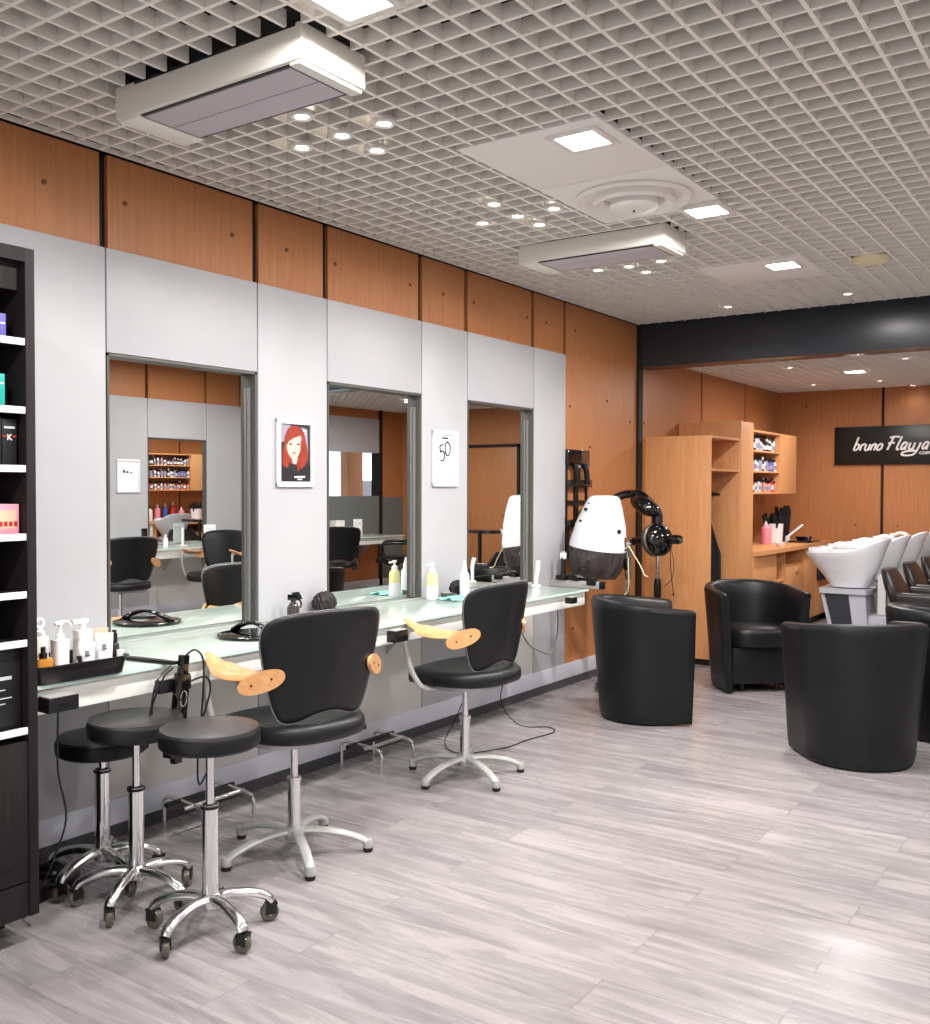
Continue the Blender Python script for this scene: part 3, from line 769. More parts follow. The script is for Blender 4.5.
def P2(L, k=5):
    return [(p.x, p.y) for p in smooth_pts([(a, b, 0) for a, b in L]+[(L[0][0], L[0][1], 0)], k)[:-1]]
x0 = .0064
flat('backdrop', [(-w_, q_), (w_, q_), (w_, q_+h_), (-w_, q_+h_)], 'bgdark', t, x0)
flat('backdrop_light', [(-w_+.004, q_+.18), (-.05, q_+.18), (-.03, q_+h_-.003), (-w_+.004, q_+h_-.003)], 'lilac', t, x0+.0004)
flat('backdrop_light', [(.045, q_+.14), (w_-.012, q_+.14), (w_-.018, q_+h_-.02), (.04, q_+h_-.01)], 'lilac', t, x0+.0004)
flat('hair', P2([(-.082, q_+.07), (-.05, q_+.062), (-.035, q_+.09), (0, q_+.05), (.03, q_+.055), (.07, q_+.085), (.083, q_+.13), (.068, q_+.19), (.05, q_+.235), (.01, q_+.256), (-.035, q_+.25), (-.062, q_+.215), (-.075, q_+.16), (-.085, q_+.11)]), 'redhair', t, x0+.0008)
flat('face', P2([(-.056, q_+.165), (-.052, q_+.14), (-.032, q_+.112), (-.014, q_+.103), (.012, q_+.113), (.03, q_+.14), (.038, q_+.175), (.034, q_+.212), (.0, q_+.205), (-.035, q_+.187)]), 'skin', t, x0+.0013)
flat('fringe', P2([(-.07, q_+.13), (-.058, q_+.17), (-.02, q_+.196), (.034, q_+.215), (.036, q_+.24), (0, q_+.25), (-.045, q_+.235), (-.07, q_+.19)]), 'redhair', t, x0+.0018)
flat('neck', P2([(-.02, q_+.11), (.012, q_+.112), (.012, q_+.09), (-.006, q_+.08), (-.02, q_+.092)]), 'skin', t, x0+.0011)
flat('jacket', P2([(-w_+.004, q_+.004), (w_-.004, q_+.004), (w_-.004, q_+.085), (.05, q_+.062), (.022, q_+.06), (.0, q_+.078), (-.024, q_+.08), (-.045, q_+.06), (-w_+.004, q_+.07)], 2), 'ink', t, x0+.0021)
flat('hair_strand', P2([(.01, q_+.045), (.05, q_+.08), (.055, q_+.15), (.035, q_+.19), (.03, q_+.13), (.012, q_+.10)]), 'redhair', t, x0+.0026)
flat('hair_strand', P2([(-.08, q_+.07), (-.05, q_+.065), (-.04, q_+.1), (-.058, q_+.15), (-.075, q_+.13)]), 'redhair', t, x0+.0026)
for a in (-.032, .018): flat('eye', [(p[0]+a, p[1]+q_+.172) for p in ell(.0095, .0035, 14)], 'ink', t, x0+.0023)
flat('nose_shadow', P2([(-.014, q_+.15), (-.004, q_+.147), (0, q_+.151), (-.006, q_+.154)]), 'peach', t, x0+.0023)
flat('mouth', [(p[0]-.01, p[1]+q_+.132) for p in ell(.013, .0038, 14)], 'lip', t, x0+.0023)
flat('caption_bar', [(-.008, q_+.017), (.06, q_+.019), (.06, q_+.027), (-.008, q_+.025)], 'paper', t, x0+.0028)
flat('caption_bar', [(.012, q_+.008), (.042, q_+.009), (.042, q_+.014), (.012, q_+.013)], 'paper', t, x0+.0028)
flat('corner_mark', [(.05, q_+.232), (.07, q_+.229), (.07, q_+.238), (.05, q_+.241)], 'paper', t, x0+.0028)
flat('corner_mark', [(.06, q_+.218), (.07, q_+.217), (.07, q_+.224), (.06, q_+.225)], 'paper', t, x0+.0028)

t, w_, h_, q_ = frame('framed_poster', 'white framed sale poster with a handwritten .50 between the middle and right mirrors', 'poster', 4.337, 4.578, 1.35, 1.66)
flat('black_heading', [(-.03, q_+.241), (.03, q_+.241), (.03, q_+.250), (-.03, q_+.250)], 'ink', t, x0)
def stroke(pts, r, m, par, off, k=6, name='lettering'):
    S = [Matrix.Translation((off, 0, 0)) @ TF @ p for p in smooth_pts([(a, b, 0) for a, b in pts], k)]
    return MB().tube(S, r, 6).build(name, m, par)
stroke([(-.070, q_+.128), (-.062, q_+.129)], .004, 'ink', t, x0)
stroke([(-.02, q_+.212), (-.052, q_+.198)], .0048, 'ink', t, x0); stroke([(-.052, q_+.198), (-.046, q_+.166)], .0048, 'ink', t, x0)
stroke([(-.046, q_+.166), (-.026, q_+.173), (-.008, q_+.158), (-.008, q_+.136), (-.026, q_+.120), (-.044, q_+.121)], .0048, 'ink', t, x0)
stroke([(.018, q_+.226), (-.001, q_+.205), (.003, q_+.165), (.026, q_+.148), (.044, q_+.168), (.043, q_+.208), (.018, q_+.227)], .0048, 'ink', t, x0)
for k in range(2): flat('faint_line', [(-.05+.015*k, q_+.105-.022*k), (.04-.02*k, q_+.105-.022*k), (.04-.02*k, q_+.108-.022*k), (-.05+.015*k, q_+.108-.022*k)], 'lightgrey_ink', t, x0)
# framed sheet on the opposite wall (seen in left mirror)
t, w_, h_, q_ = frame('framed_poster', 'white framed sheet with three small black drawings, reflected in the left mirror', 'poster', 5.99, 6.26, 1.29, 1.62, -1)
for k, a in enumerate((.05, .01, -.035)): flat('small_drawing', [(a-.014, q_+.17), (a+.012, q_+.172-.004*k), (a+.014, q_+.198-.01*k), (a-.008, q_+.204-.012*k)], 'ink', t, x0)
flat('faint_line', [(-.05, q_+.05), (.04, q_+.05), (.04, q_+.053), (-.05, q_+.053)], 'lightgrey_ink', t, x0)

# ------------------------------------------------------------------ products on the counter
ZT = .746
tray = thing('product_tray', 'black plastic tray of hair products at the left end of the counter', 'tray', (.43, 1.835, ZT), radians(-3))
m = MB(); n = 40
def rr(a, b, z, p=9): return [(x, y, z) for x, y in ell(a, b, n, p)]
m.loft([rr(.105, .148, 0), rr(.108, .15, .004), rr(.116, .16, .050), rr(.124, .168, .053), rr(.124, .168, .057), rr(.112, .156, .056), rr(.106, .15, .010), rr(.05, .1, .009)])
m.build('body', 'black_plastic', tray)
def item(name, label, cat, x, y, z=ZT, rz=0., group='hair products standing in the black tray'):
    o = thing(name, label, cat, (x, y, z), rz, group); o.scale = (.8, .8, .78); return o
def logo(t, r, z, s=.011, ang=-.7, m_='ink'):
    # small dark printed block on the front of the body
    d_ = MB()
    for k in range(3): d_.box(r, -s, z+k*s*.8, r+.0008, s*(.9-.2*k), z+k*s*.8+s*.55, tf=RZ(ang))
    d_.build('printed_mark', m_, t)
tz = ZT+.0105
def tp(u, v):   # tray coordinates -> world
    v = v*.76+.012; a = radians(-3); return .43+u*cos(a)-v*sin(a), 1.835+u*sin(a)+v*cos(a)
x, y = tp(-.03, -.105); t = item('pump_bottle', 'white bottle with ring shaped pump top at the left of the tray', 'bottle', x, y, tz)
MB().prism(ell(.026, .03, 30, 4), .15, .004).build('body', 'white_pl', t)
MB().lathe([(.019, .15), (.021, .153), (.021, .172), (.012, .178), (.012, .186)], 20).build('collar', 'white_gloss', t)
MB().tube([(0, .017*cos(a_), .203+.017*sin(a_)) for a_ in [2*pi*i/20 for i in range(21)]], .0075, 8).build('pump_ring', 'white_gloss', t)
x, y = tp(.05, -.075); t = item('pump_bottle', 'white lotion bottle with curved pump spout, second from the left in the tray', 'bottle', x, y, tz)
MB().prism(ell(.029, .029, 30, 4), .145, .004).build('body', 'white_gloss', t)
logo(t, .029, .095)
MB().lathe([(.016, .145), (.016, .165), (.01, .17), (.006, .19), (.006, .2), (.011, .202), (.011, .21), (.0001, .212)], 18).tube(smooth_pts([(0, 0, .204), (.0, -.02, .21), (.0, .03, .213), (.0, .048, .195)]), .006, 8).build('pump', 'white_pl', t)
x, y = tp(.07, .03); t = item('cream_tube', 'short white squeeze tube in the middle of the tray', 'tube', x, y, tz, -.5)
def tube_mesh(t, r, h, m_, cap='white_pl'):
    rings = []
    for k in range(7):
        q = k/6; rings.append([(p[0], p[1], .022+q*(h-.022)) for p in ell(r*(1-q*.88), r*(1+.18*q), 24)])
    MB().loft(rings).build('body', m_, t)
    MB().lathe([(.0001, 0), (r*.9, 0), (r*.92, .024), (.0001, .024)], 20).build('cap', cap, t)
tube_mesh(t, .027, .125, 'white_gloss'); logo(t, .022, .07, .010, 0)
MB().box(.026, -.02, .045, .0268, .015, .047).build('printed_line', 'lightgrey_ink', t)
x, y = tp(-.01, .075); t = item('pump_bottle', 'tall white bottle with flat pump head at the back of the tray', 'bottle', x, y, tz)
MB().prism(ell(.028, .034, 30, 5), .16, .004).build('body', 'white_pl', t)
MB().lathe([(.012, .16), (.012, .19)], 16).box(-.012, -.05, .188, .012, .02, .205, .004).build('pump_head', 'white_pl', t)
x, y = tp(.055, .12); t = item('cream_tube', 'tall white squeeze tube right of the short one in the tray', 'tube', x, y, tz, -.5)
tube_mesh(t, .031, .15, 'white_gloss'); logo(t, .026, .085, .010, 0)
x, y = tp(-.005, .155); t = item('cream_tube', 'peach coloured tube near the right end of the tray', 'tube', x, y, tz, -.3)
tube_mesh(t, .026, .16, 'peach', 'peach')
MB().box(.026, -.025, .075, .0268, .02, .077).build('printed_line', 'ink', t)
x, y = tp(.03, .19); t = item('serum_bottle', 'slim black bottle with cap at the right end of the tray', 'bottle', x, y, tz)
MB().lathe([(.0001, 0), (.019, 0), (.0195, .01), (.0195, .09), (.015, .097), (.0001, .097)], 20).build('body', 'blackcard', t)
MB().lathe([(.0001, .097), (.0125, .097), (.0125, .135), (.009, .138), (.009, .152), (.0001, .153)], 18).build('cap', 'black_gloss', t)
x, y = tp(.07, .185); t = item('sample_jar', 'small clear jar with white lid in front of the black bottle', 'jar', x, y, tz)
MB().lathe([(.0001, 0), (.014, 0), (.014, .055), (.0001, .055)], 16).build('body', 'clear_white', t)
MB().lathe([(.0001, .055), (.0145, .055), (.0145, .075), (.0001, .075)], 16).build('lid', 'white_gloss', t)
x, y = tp(.075, -.165); t = item('oil_bottle', 'amber oil bottle with black cap at the left front of the tray', 'bottle', x, y, tz)
MB().prism(ell(.02, .034, 24, 4), .085, .004).build('body', 'amber', t)
MB().lathe([(.0001, .085), (.015, .085), (.015, .105), (.009, .108), (.009, .13), (.0001, .131)], 16).build('cap', 'black_gloss', t)
x, y = tp(.02, -.175); t = item('oil_bottle', 'amber oil bottle half hidden behind the shelf side', 'bottle', x, y, tz)
MB().prism(ell(.02, .03, 24, 4), .09, .004).build('body', 'amber', t)
MB().lathe([(.0001, .09), (.013, .09), (.013, .11), (.0001, .11)], 16).build('cap', 'amber', t)
x, y = tp(.075, -.01); t = item('clip_case', 'small black clip upright between the bottles of the tray', 'clip', x, y, tz)
MB().box(-.008, -.008, 0, .008, .008, .075, .003).build('body', 'black_plastic', t); MB().box(-.004, -.009, .02, .004, -.007, .06).build('spring', 'chrome', t)

# flat iron lying, round hand mirror etc.
t = thing('flat_comb', 'flat black comb lying on the glass right of the tray', 'comb', (.45, 2.14, ZT), radians(8))
m = MB().box(-.10, -.014, 0, .12, .014, .012, .004); m.build('spine', 'black_plastic', t)
m = MB()
for k in range(20): m.box(-.095+k*.007, .012, .002, -.0925+k*.007, .032, .008)
m.build('teeth', 'black_plastic', t)

t = thing('hand_mirror', 'round black hand mirror with arched handle lying on the counter', 'hand mirror', (.30, 2.76, ZT), radians(-8))
MB().lathe([(.0001, 0), (.135, 0), (.145, .004), (.145, .010), (.137, .013), (.0001, .012)], 48).build('disc', 'black_gloss', t)
arch = smooth_pts([(-.135, .0, .014), (-.09, 0, .035), (-.03, 0, .05), (.03, 0, .05), (.09, 0, .035), (.135, 0, .014)], 5)
MB().tube(arch, [.010+.010*abs(2*i/(len(arch)-1)-1)**.7 for i in range(len(arch))], 10, sq=.6).build('arched_handle', 'black_gloss', t)

t = thing('spray_bottle', 'dark smoked water spray bottle with black trigger head on the counter', 'spray bottle', (.085, 3.20, ZT), radians(200)); t.scale = (.85, .85, .8)
MB().lathe([(.0001, 0), (.030, 0), (.033, .008), (.033, .07), (.02, .095), (.014, .1), (.014, .11), (.0001, .11)], 24).build('bottle', 'smoke', t)
MB().box(-.035, -.012, .11, .03, .012, .145, .008).prism([(-.05, .12), (-.02, .12), (.01, .155), (-.03, .16)], .018, .003, tf=TR(0, .009, 0) @ RX(pi/2)).build('spray_head', 'black_gloss', t)
MB().tube(smooth_pts([(-.03, 0, .12), (-.045, 0, .10), (-.042, 0, .07)]), .005, 6).build('trigger', 'black_gloss', t)

def bristle_ball(label, x, y, r, zs=.8):
    t = thing('training_brush', label, 'brush', (x, y, ZT))
    m = MB(); bm = bmesh.new(); bmesh.ops.create_icosphere(bm, subdivisions=4, radius=r)
    for v in bm.verts:
        k = 1+.10*sin(v.co.x*190)*sin(v.co.y*170+v.co.z*110); v.co = Vector((v.co.x*k*.7, v.co.y*k, v.co.z*k*zs))
    m.bmadd(bm, tf=TR(0, 0, r*zs*1.05)); m.build('bristles', 'hair_black', t)
    MB().lathe([(.0001, 0), (.016, 0), (.018, .01), (.012, .02), (.0001, .02)], 14, tf=TR(.0, -r*.55, 0)).build('base', 'edge_grey', t)
    MB().tube([(0, r*.7, r*.3), (0, r*1.5, .012)], .008, 8).build('handle', 'black_plastic', t)
    return t
bristle_ball('round bundle of black bristles on the counter below the redhead poster', .07, 3.42, .066)
bristle_ball('black bristle brush between the two pump bottles below the sale poster', .10, 4.47, .06, .7)

def cbottle(label, x, y, m_, yscale=1.):
    t = thing('pump_bottle', label, 'bottle', (x, y, ZT))
    MB().lathe([(.0001, 0), (.030, 0), (.032, .006), (.032, .075)], 24, cap1=False).build('label_sleeve', 'white_gloss', t, label='white paper label sleeve')
    MB().lathe([(.0305, .07), (.0305, .125), (.024, .14), (.016, .146), (.0001, .146)], 24, cap0=False).build('body', m_, t)
    MB().lathe([(.016, .146), (.016, .165), (.006, .17), (.006, .185), (.012, .187), (.012, .197), (.0001, .198)], 18).tube([(0, 0, .19), (-.0, -.045, .188)], .0055, 8).build('pump', 'white_pl', t)
cbottle('pump bottle with pale yellow lotion and white label below the sale poster', .095, 4.235, 'lemon')
t = thing('spray_bottle', 'slim white bottle with nozzle right of the bristle brush', 'bottle', (.17, 4.43, ZT))
MB().lathe([(.0001, 0), (.026, 0), (.027, .006), (.027, .12), (.02, .135), (.0001, .135)], 24).build('body', 'white_gloss', t)
MB().lathe([(.015, .135), (.014, .16), (.007, .185), (.005, .2), (.0001, .2)], 18).build('nozzle', 'white_pl', t)
t = thing('cloth', 'crumpled aqua cloth lying between the bottles on the counter', 'cloth', (.20, 4.30, ZT))
m = MB(); G = 18; vs = []; fs = []
for i in range(G):
    for j in range(G):
        u, v_ = i/(G-1)-.5, j/(G-1)-.5
        vs.append((u*.17+.01*sin(v_*17), v_*.16+.012*sin(u*15), .002+.018*abs(sin(u*9+v_*5)*cos(v_*11-u*4))*(1-abs(u*1.6))))
for i in range(G-1):
    for j in range(G-1): a = i*G+j; fs.append((a, a+1, a+G+1, a+G))
m.add(vs, fs); o = m.build('folded_sheet', 'teal_cloth', t); mo = o.modifiers.new('thickness', 'SOLIDIFY'); mo.thickness = .002
t = thing('razor_dish', 'small grey dish behind the aqua cloth', 'dish', (.10, 4.36, ZT))
MB().lathe([(.0001, 0), (.03, 0), (.034, .025), (.030, .025), (.026, .006), (.0001, .006)], 24).build('bowl', 'frame_grey', t)
MB().lathe([(.0001, .02), (.028, .022), (.028, .026), (.0001, .027)], 24).build('lid', 'satin', t)
t = thing('comb', 'white comb standing upright near the right end of the counter', 'comb', (.20, 5.15, ZT), 0)
pts = smooth_pts([(0, 0, 0), (.0, .0, .05), (.005, .006, .1), (.0, .02, .155)])
MB().tube(pts, [.011+.005*i/len(pts) for i in range(len(pts))], 10, sq=.4).build('handle', 'white_gloss', t)
MB().lathe([(.0001, 0), (.028, 0), (.024, .012), (.0001, .014)], 20).build('base', 'white_pl', t)
t = thing('hair_clipper', 'white and black hair clipper standing in its charger on the rail', 'hair clipper', (.10, 5.66, .777), 0); t.scale = (.85, .85, .85)
pts = smooth_pts([(0, 0, 0), (.004, 0, .05), (.0, .004, .1), (0, .008, .13)])
MB().tube(pts, [.022, .022, .021, .02, .02, .019, .019, .018, .018, .018, .018, .018, .018, .018, .019, .02, .021, .022, .022][:len(pts)], 12).build('body', 'black_gloss', t)
MB().box(-.022, -.012, .12, .022, .022, .17, .006).build('head', 'white_gloss', t)
MB().box(-.02, -.004, .17, .02, .018, .182, .001).build('blade', 'chrome', t)

# hair straightener hanging on its holder
t = thing('hair_straightener', 'black hair straightener hanging with looped cord in front of the counter', 'hair straightener', (.585, 2.15, .52), radians(5))
tf = RX(radians(-7))
m = MB().box(-.016, -.026, 0, .012, .026, .2, .006, tf=tf).box(-.01, -.02, .19, .012, .015, .26, .005, tf=tf)
m.build('body', 'black_gloss', t)
MB().tube([(.0135, .014*cos(a_), .115+.026*sin(a_)) for a_ in [2*pi*i/20 for i in range(21)]], .002, 6, tf=tf).build('silver_ring', 'chrome', t)
cp = [(0, .03, .25), (.01, .07, .27), (.02, .10, .22), (.02, .09, .05), (.01, .08, -.12), (.0, .10, -.2), (.02, .125, -.12), (.02, .10, .0), (.01, .02, -.06), (.01, -.06, -.04), (.01, -.12, .08), (.01, -.10, .19), (0, -.03, .23)]
MB().tube(smooth_pts(cp, 6), .0035, 6).build('cord', 'black_plastic', t)
MB().tube(smooth_pts([(-.01, .06, .16), (.01, .12, .17), (.02, .13, .12), (.01, .10, .02)], 6), .0035, 6).tube(smooth_pts([(.0, -.02, .22), (.02, -.08, .2), (.02, -.135, .1), (.0, -.13, -.02)], 6), .0035, 6).build('cord_loop', 'black_plastic', t)
MB().box(-.02, -.05, -.075, .02, -.01, -.045, .005).box(-.012, -.025, -.1, .012, .01, -.07, .004).build('plug', 'black_plastic', t)
t = thing('plug_cord', 'thin black cord hanging to the floor below the tray', 'cord', (.46, 1.765, 0))
MB().tube(smooth_pts([(.12, -.05, .70), (.115, -.05, .5), (.14, -.04, .36), (.10, -.05, .24), (.02, -.05, .12), (-.05, -.05, .045), (-.10, -.0, .006), (-.2, .1, .005)], 8), .003, 6).build('cable', 'black_plastic', t)
t = thing('plug_cord', 'black cord trailing on the floor behind the farther styling chair', 'cord', (.25, 4.5, 0))
MB().tube(smooth_pts([(.12, -.28, .69), (.12, -.27, .4), (.05, -.33, .15), (.0, -.36, .02), (.15, -.45, .005), (.28, -.25, .005), (.30, -.02, .005), (.33, .2, .005), (.25, .28, .006), (.12, .18, .02), (.05, .1, .16), (.06, .15, .32), (.07, .12, .46), (.05, .10, .55)], 8), .003, 6).build('cable', 'black_plastic', t)
t = thing('plug_cord', 'dark cord looping below the right end of the counter', 'cord', (.3, 4.9, .4))
MB().tube(smooth_pts([(.1, .15, .28), (.1, .16, .1), (.09, .1, -.02), (.08, -.02, .01), (.07, -.12, .06), (.03, -.2, .2), (.02, -.2, .29)], 8), .0045, 6).build('cable', 'edge_grey', t)
t = thing('plug_cord', 'short curled cord hanging behind the nearer styling chair', 'cord', (.40, 2.72, .5))
MB().tube(smooth_pts([(.02, 0, .2), (.02, 0, .1), (.03, .01, .06), (.02, .03, .03), (.03, .01, .02), (.02, .02, .09), (.03, .05, .06), (.02, .04, .02)], 8), .003, 6).build('cable', 'black_plastic', t)
t = thing('floor_pedal', 'black plastic foot plate on the floor between the shelf and the stools', 'foot plate', (.19, 1.86, 0), radians(15))
m = MB().prism(P2([(-.09, -.12), (.10, -.12), (.12, .0), (.10, .12), (-.06, .13), (-.10, .05)], 3), .03, .008); m.build('plate', 'black_plastic', t)
MB().tube([(.10*cos(a_), .03+.05*sin(a_), .045+.015*cos(a_)) for a_ in [2*pi*i/24 for i in range(25)]], .014, 8).build('handle_ring', 'black_plastic', t)

# ------------------------------------------------------------------ wall organiser with tools
t = thing('wall_organiser', 'tall black tool organiser hanging on the orange wall behind the hood dryer', 'tool rack', (.001, 6.01, .87))
m = MB()
W_, H_ = .155, .735
m.box(0, -W_, 0, .015, -W_+.02, H_, .002).box(0, W_-.02, 0, .015, W_, H_, .002).box(0, -W_, 0, .015, W_, .03).box(0, -W_, H_-.02, .015, W_, H_)
m.box(0, -W_, .36, .015, W_, .39).box(0, -.03, .02, .01, .03, H_-.02).box(0, -W_, .02, .008, -W_+.06, .22); m.build('frame', 'black_metal', t)
MB().box(0, -W_, .62, .03, W_, H_, .004).build('top_box', 'black_gloss', t)
MB().box(0, -W_, .48, .05, W_, .53, .004).build('tool_shelf', 'black_gloss', t)
MB().box(0, -W_, .22, .05, W_, .26, .004).build('tool_shelf', 'black_gloss', t)
for yy in (-.08, .06):
    MB().tube(smooth_pts([(.04, yy, .64), (.05, yy+.01, .58), (.05, yy+.02, .5)]), .02, 10).build('holster', 'black_plastic', t)
m = MB().lathe([(.02, -.05), (.036, -.04), (.04, .03), (.034, .06), (.0001, .07)], 18, tf=TR(.07, .04, .34) @ RX(pi/2)).box(.055, .02, .22, .085, .05, .34, .008)
t2 = thing('hair_dryer', 'black hair dryer hanging in the wall organiser', 'hair dryer', (.07, 6.06, 1.17))
MB().lathe([(.02, -.08), (.036, -.06), (.042, .03), (.034, .06), (.0001, .07)], 20, tf=RX(pi/2)).build('body', 'black_gloss', t2)
MB().tube([(0, .0, -.02), (.01, .01, -.15)], .016, 10).build('handle', 'black_plastic', t2)
t2 = thing('hair_clipper', 'small silver clipper on the upper shelf of the wall organiser', 'hair clipper', (.055, 5.95, 1.40))
MB().tube([(0, 0, 0), (0, .0, .08)], .015, 10).build('body', 'black_gloss', t2); MB().box(-.014, -.014, .08, .014, .014, .10, .003).build('head', 'chrome', t2)

# ------------------------------------------------------------------ hood dryer and processor stands
def caster_base(t, z=.06, r=.21, n=5, a0=.3):
    m = MB()
    for k in range(n):
        m.tube(smooth_pts([(0, 0, z+.03), (r*.5, 0, z+.025), (r, 0, z)], 4), [.022-.008*i/8 for i in range(9)], 10, tf=RZ(a0+2*pi*k/n), sq=.7)
    m.lathe([(.0001, z), (.035, z), (.03, z+.07), (.0001, z+.07)], 16); m.build('base', 'black_metal', t)
    for k in range(n):
        tf = RZ(a0+2*pi*k/n) @ TR(r, 0, 0)
        c = MB().box(-.014, -.018, .025, .014, .018, z, .004, tf=tf).build('caster', 'black_plastic', t)
        MB().lathe([(.006, -.012), (.026, -.010), (.028, -.006), (.028, .006), (.026, .01), (.006, .012)], 20, tf=tf @ TR(0, 0, .028) @ RX(pi/2)).build('wheel', 'edge_grey', c)
hd = thing('hood_dryer', 'white salon hood dryer with smoked visor on a jointed black arm', 'hood dryer', (.60, 6.02, 0))
caster_base(hd)
MB().cyl(0, 0, .1, .92, .016, 16).build('pole', 'chrome', hd)
MB().lathe([(.022, .80), (.026, .81), (.026, .87), (.022, .88)], 16).build('collar', 'black_plastic', hd)
def egg(mb, c, rx, ry, rz_, tf=None, n=28, mi=0):
    prof = [(max(.0001, sin(pi*k/14)), -cos(pi*k/14)) for k in range(15)]
    rings = [[(c[0]+rx*r*cos(2*pi*j/n), c[1]+ry*r*sin(2*pi*j/n), c[2]+rz_*z) for j in range(n)] for r, z in prof]
    return mb.loft(rings, mi=mi, tf=tf)
hd_x, hd_y = .40, 6.0
hd.location = (hd_x, hd_y, 0); hd['label'] = 'white salon hood dryer with smoked visor behind the leftmost armchair'
hc = Vector((.235-hd_x, 5.90-hd_y, 0))
def hood_ring(cx, cz, r, tilt, n=40, ysc=1.):
    out = []
    for j in range(n):
        a = 2*pi*j/n; dx, dy = r*cos(a), r*sin(a)*ysc
        out.append((hc.x+cx+dx*cos(tilt), hc.y+dy, cz-dx*sin(tilt)))
    return out
tl = .14
shell = [hood_ring(-.005, .945, .192, tl), hood_ring(.0, .975, .192, tl), hood_ring(.018, 1.10, .168, tl*.8), hood_ring(.035, 1.22, .128, tl*.5), hood_ring(.042, 1.275, .105, tl*.3), hood_ring(.044, 1.292, .085, tl*.2), hood_ring(.045, 1.297, .04, 0)]
MB().loft(shell, cap0=False).build('hood_shell', 'white_gloss', hd)
vis = [hood_ring(-.005, .955, .189, tl), hood_ring(-.008, .93, .19, tl), hood_ring(-.012, .86, .185, tl), hood_ring(-.022, .80, .172, tl), hood_ring(-.03, .765, .155, tl*1.1), hood_ring(-.032, .762, .14, tl*1.1), hood_ring(-.022, .80, .160, tl), hood_ring(-.008, .93, .178, tl)]
MB().loft(vis, cap0=False, cap1=False).build('visor', 'smoke', hd)
MB().tube([(-.155+hc.x, hc.y-.12, .945), (-.11+hc.x, hc.y-.158, .94)], .009, 8).build('visor_clip', 'black_plastic', hd)
m = MB()
for (dx, dz, r_) in ((-.045, 1.205, .011), (-.075, 1.13, .008), (-.03, 1.245, .004)):
    rr_ = .128+(1.22-dz)*.33
    q = Vector((hc.x+dx+.02, hc.y-sqrt(max(0, rr_**2-dx**2))-.002, dz)); m.lathe([(.0001, -.01), (r_, -.01), (r_, .012), (r_*.6, .014), (.0001, .014)], 14, tf=Matrix.Translation(q) @ RX(pi/2))
m.lathe([(.0001, -.01), (.016, -.01), (.014, .018), (.0001, .02)], 14, tf=TR(hc.x+.172, hc.y-.055, 1.06) @ RZ(-.35) @ RY(pi/2) @ TR(0, 0, -.005))
m.build('knob', 'black_gloss', hd)
MB().box(.135+hc.x, hc.y+.0, .93, .19+hc.x, hc.y+.12, 1.02, .01).build('swivel_bracket', 'chrome', hd)
MB().tube(smooth_pts([(0.02, -.02, .96), (.03, -.05, .85), (.035, -.05, .72), (.02, -.04, .66), (.0, -.04, .64)], 6), .004, 6).tube(smooth_pts([(0.02, -.02, .96), (.06, -.06, .93), (.12, -.06, .84), (.15, -.06, .78), (.18, -.07, .77)], 6), .004, 6).build('hanging_cord', 'cream_pl', hd)
MB().tube([(.03, -.03, .95), (.03, -.035, .74)], .014, 10).build('side_rod', 'frame_grey', hd)

pr_ = thing('heat_processor', 'black salon heat processor with round pods on a curved arm beside the dark post', 'hair processor', (.415, 6.46, 0))
caster_base(pr_, a0=.9, r=.19)
MB().cyl(0, 0, .1, .93, .015, 16).build('pole', 'chrome', pr_)
MB().lathe([(.018, .56), (.026, .59), (.026, .68), (.02, .71), (.018, .71)], 16).build('collar', 'black_plastic', pr_)
ox, oz = -.50, 0
MB().tube(smooth_pts([(.30-.5, 0, .965), (.38-.5, 0, .97), (.44-.5, 0, .985)], 4), .03, 12).build('joint_arm', 'black_gloss', pr_)
MB().tube(smooth_pts([(.47-.5, .02, 1.03), (.485-.5, .02, 1.10), (.475-.5, .02, 1.18), (.42-.5, .02, 1.24), (.34-.5, .02, 1.295), (.25-.5, .0, 1.30), (.18-.5, -.03, 1.27)], 5), [.042]*12+[.04]*10+[.03]*9, 14, sq=.8).build('curved_arm', 'black_gloss', pr_)
m = egg(MB(), (0, 0, 0), .122, .09, .060, tf=TR(.415-.5, -.02, 1.218) @ RY(radians(26))); m.build('upper_pod', 'black_gloss', pr_)
m = egg(MB(), (0, 0, 0), .118, .112, .062, tf=TR(.52-.5, -.02, .985) @ RZ(radians(-28)) @ RY(radians(80))); m.build('round_pod', 'black_gloss', pr_)
m = MB().lathe([(.10, -.02), (.116, -.01), (.116, .02), (.10, .03)], 32, tf=TR(.485-.5, -.01, .98) @ RZ(radians(-28)) @ RY(radians(80))); m.build('pod_rim', 'frame_grey', pr_)
m = MB().lathe([(.0001, .0), (.022, 0), (.03, .03), (.034, .06), (.032, .1), (.026, .115), (.0001, .118)], 20, tf=TR(.57-.5, -.02, .99) @ RY(pi/2)); m.build('end_pod', 'black_gloss', pr_)
MB().tube(smooth_pts([(.09, -.02, .97), (.13, -.03, .85), (.12, -.03, .72), (.06, -.03, .66)], 6), .0025, 6).tube(smooth_pts([(.10, -.02, .96), (.11, -.03, .8), (.125, -.03, .66), (.13, -.03, .62)], 6), .003, 6).build('hanging_cord', 'black_plastic', pr_)
MB().lathe([(.0001, .60), (.007, .60), (.007, .62), (.0001, .62)], 8, tf=TR(.13, -.03, 0)).build('cord_plug', 'chrome', pr_)

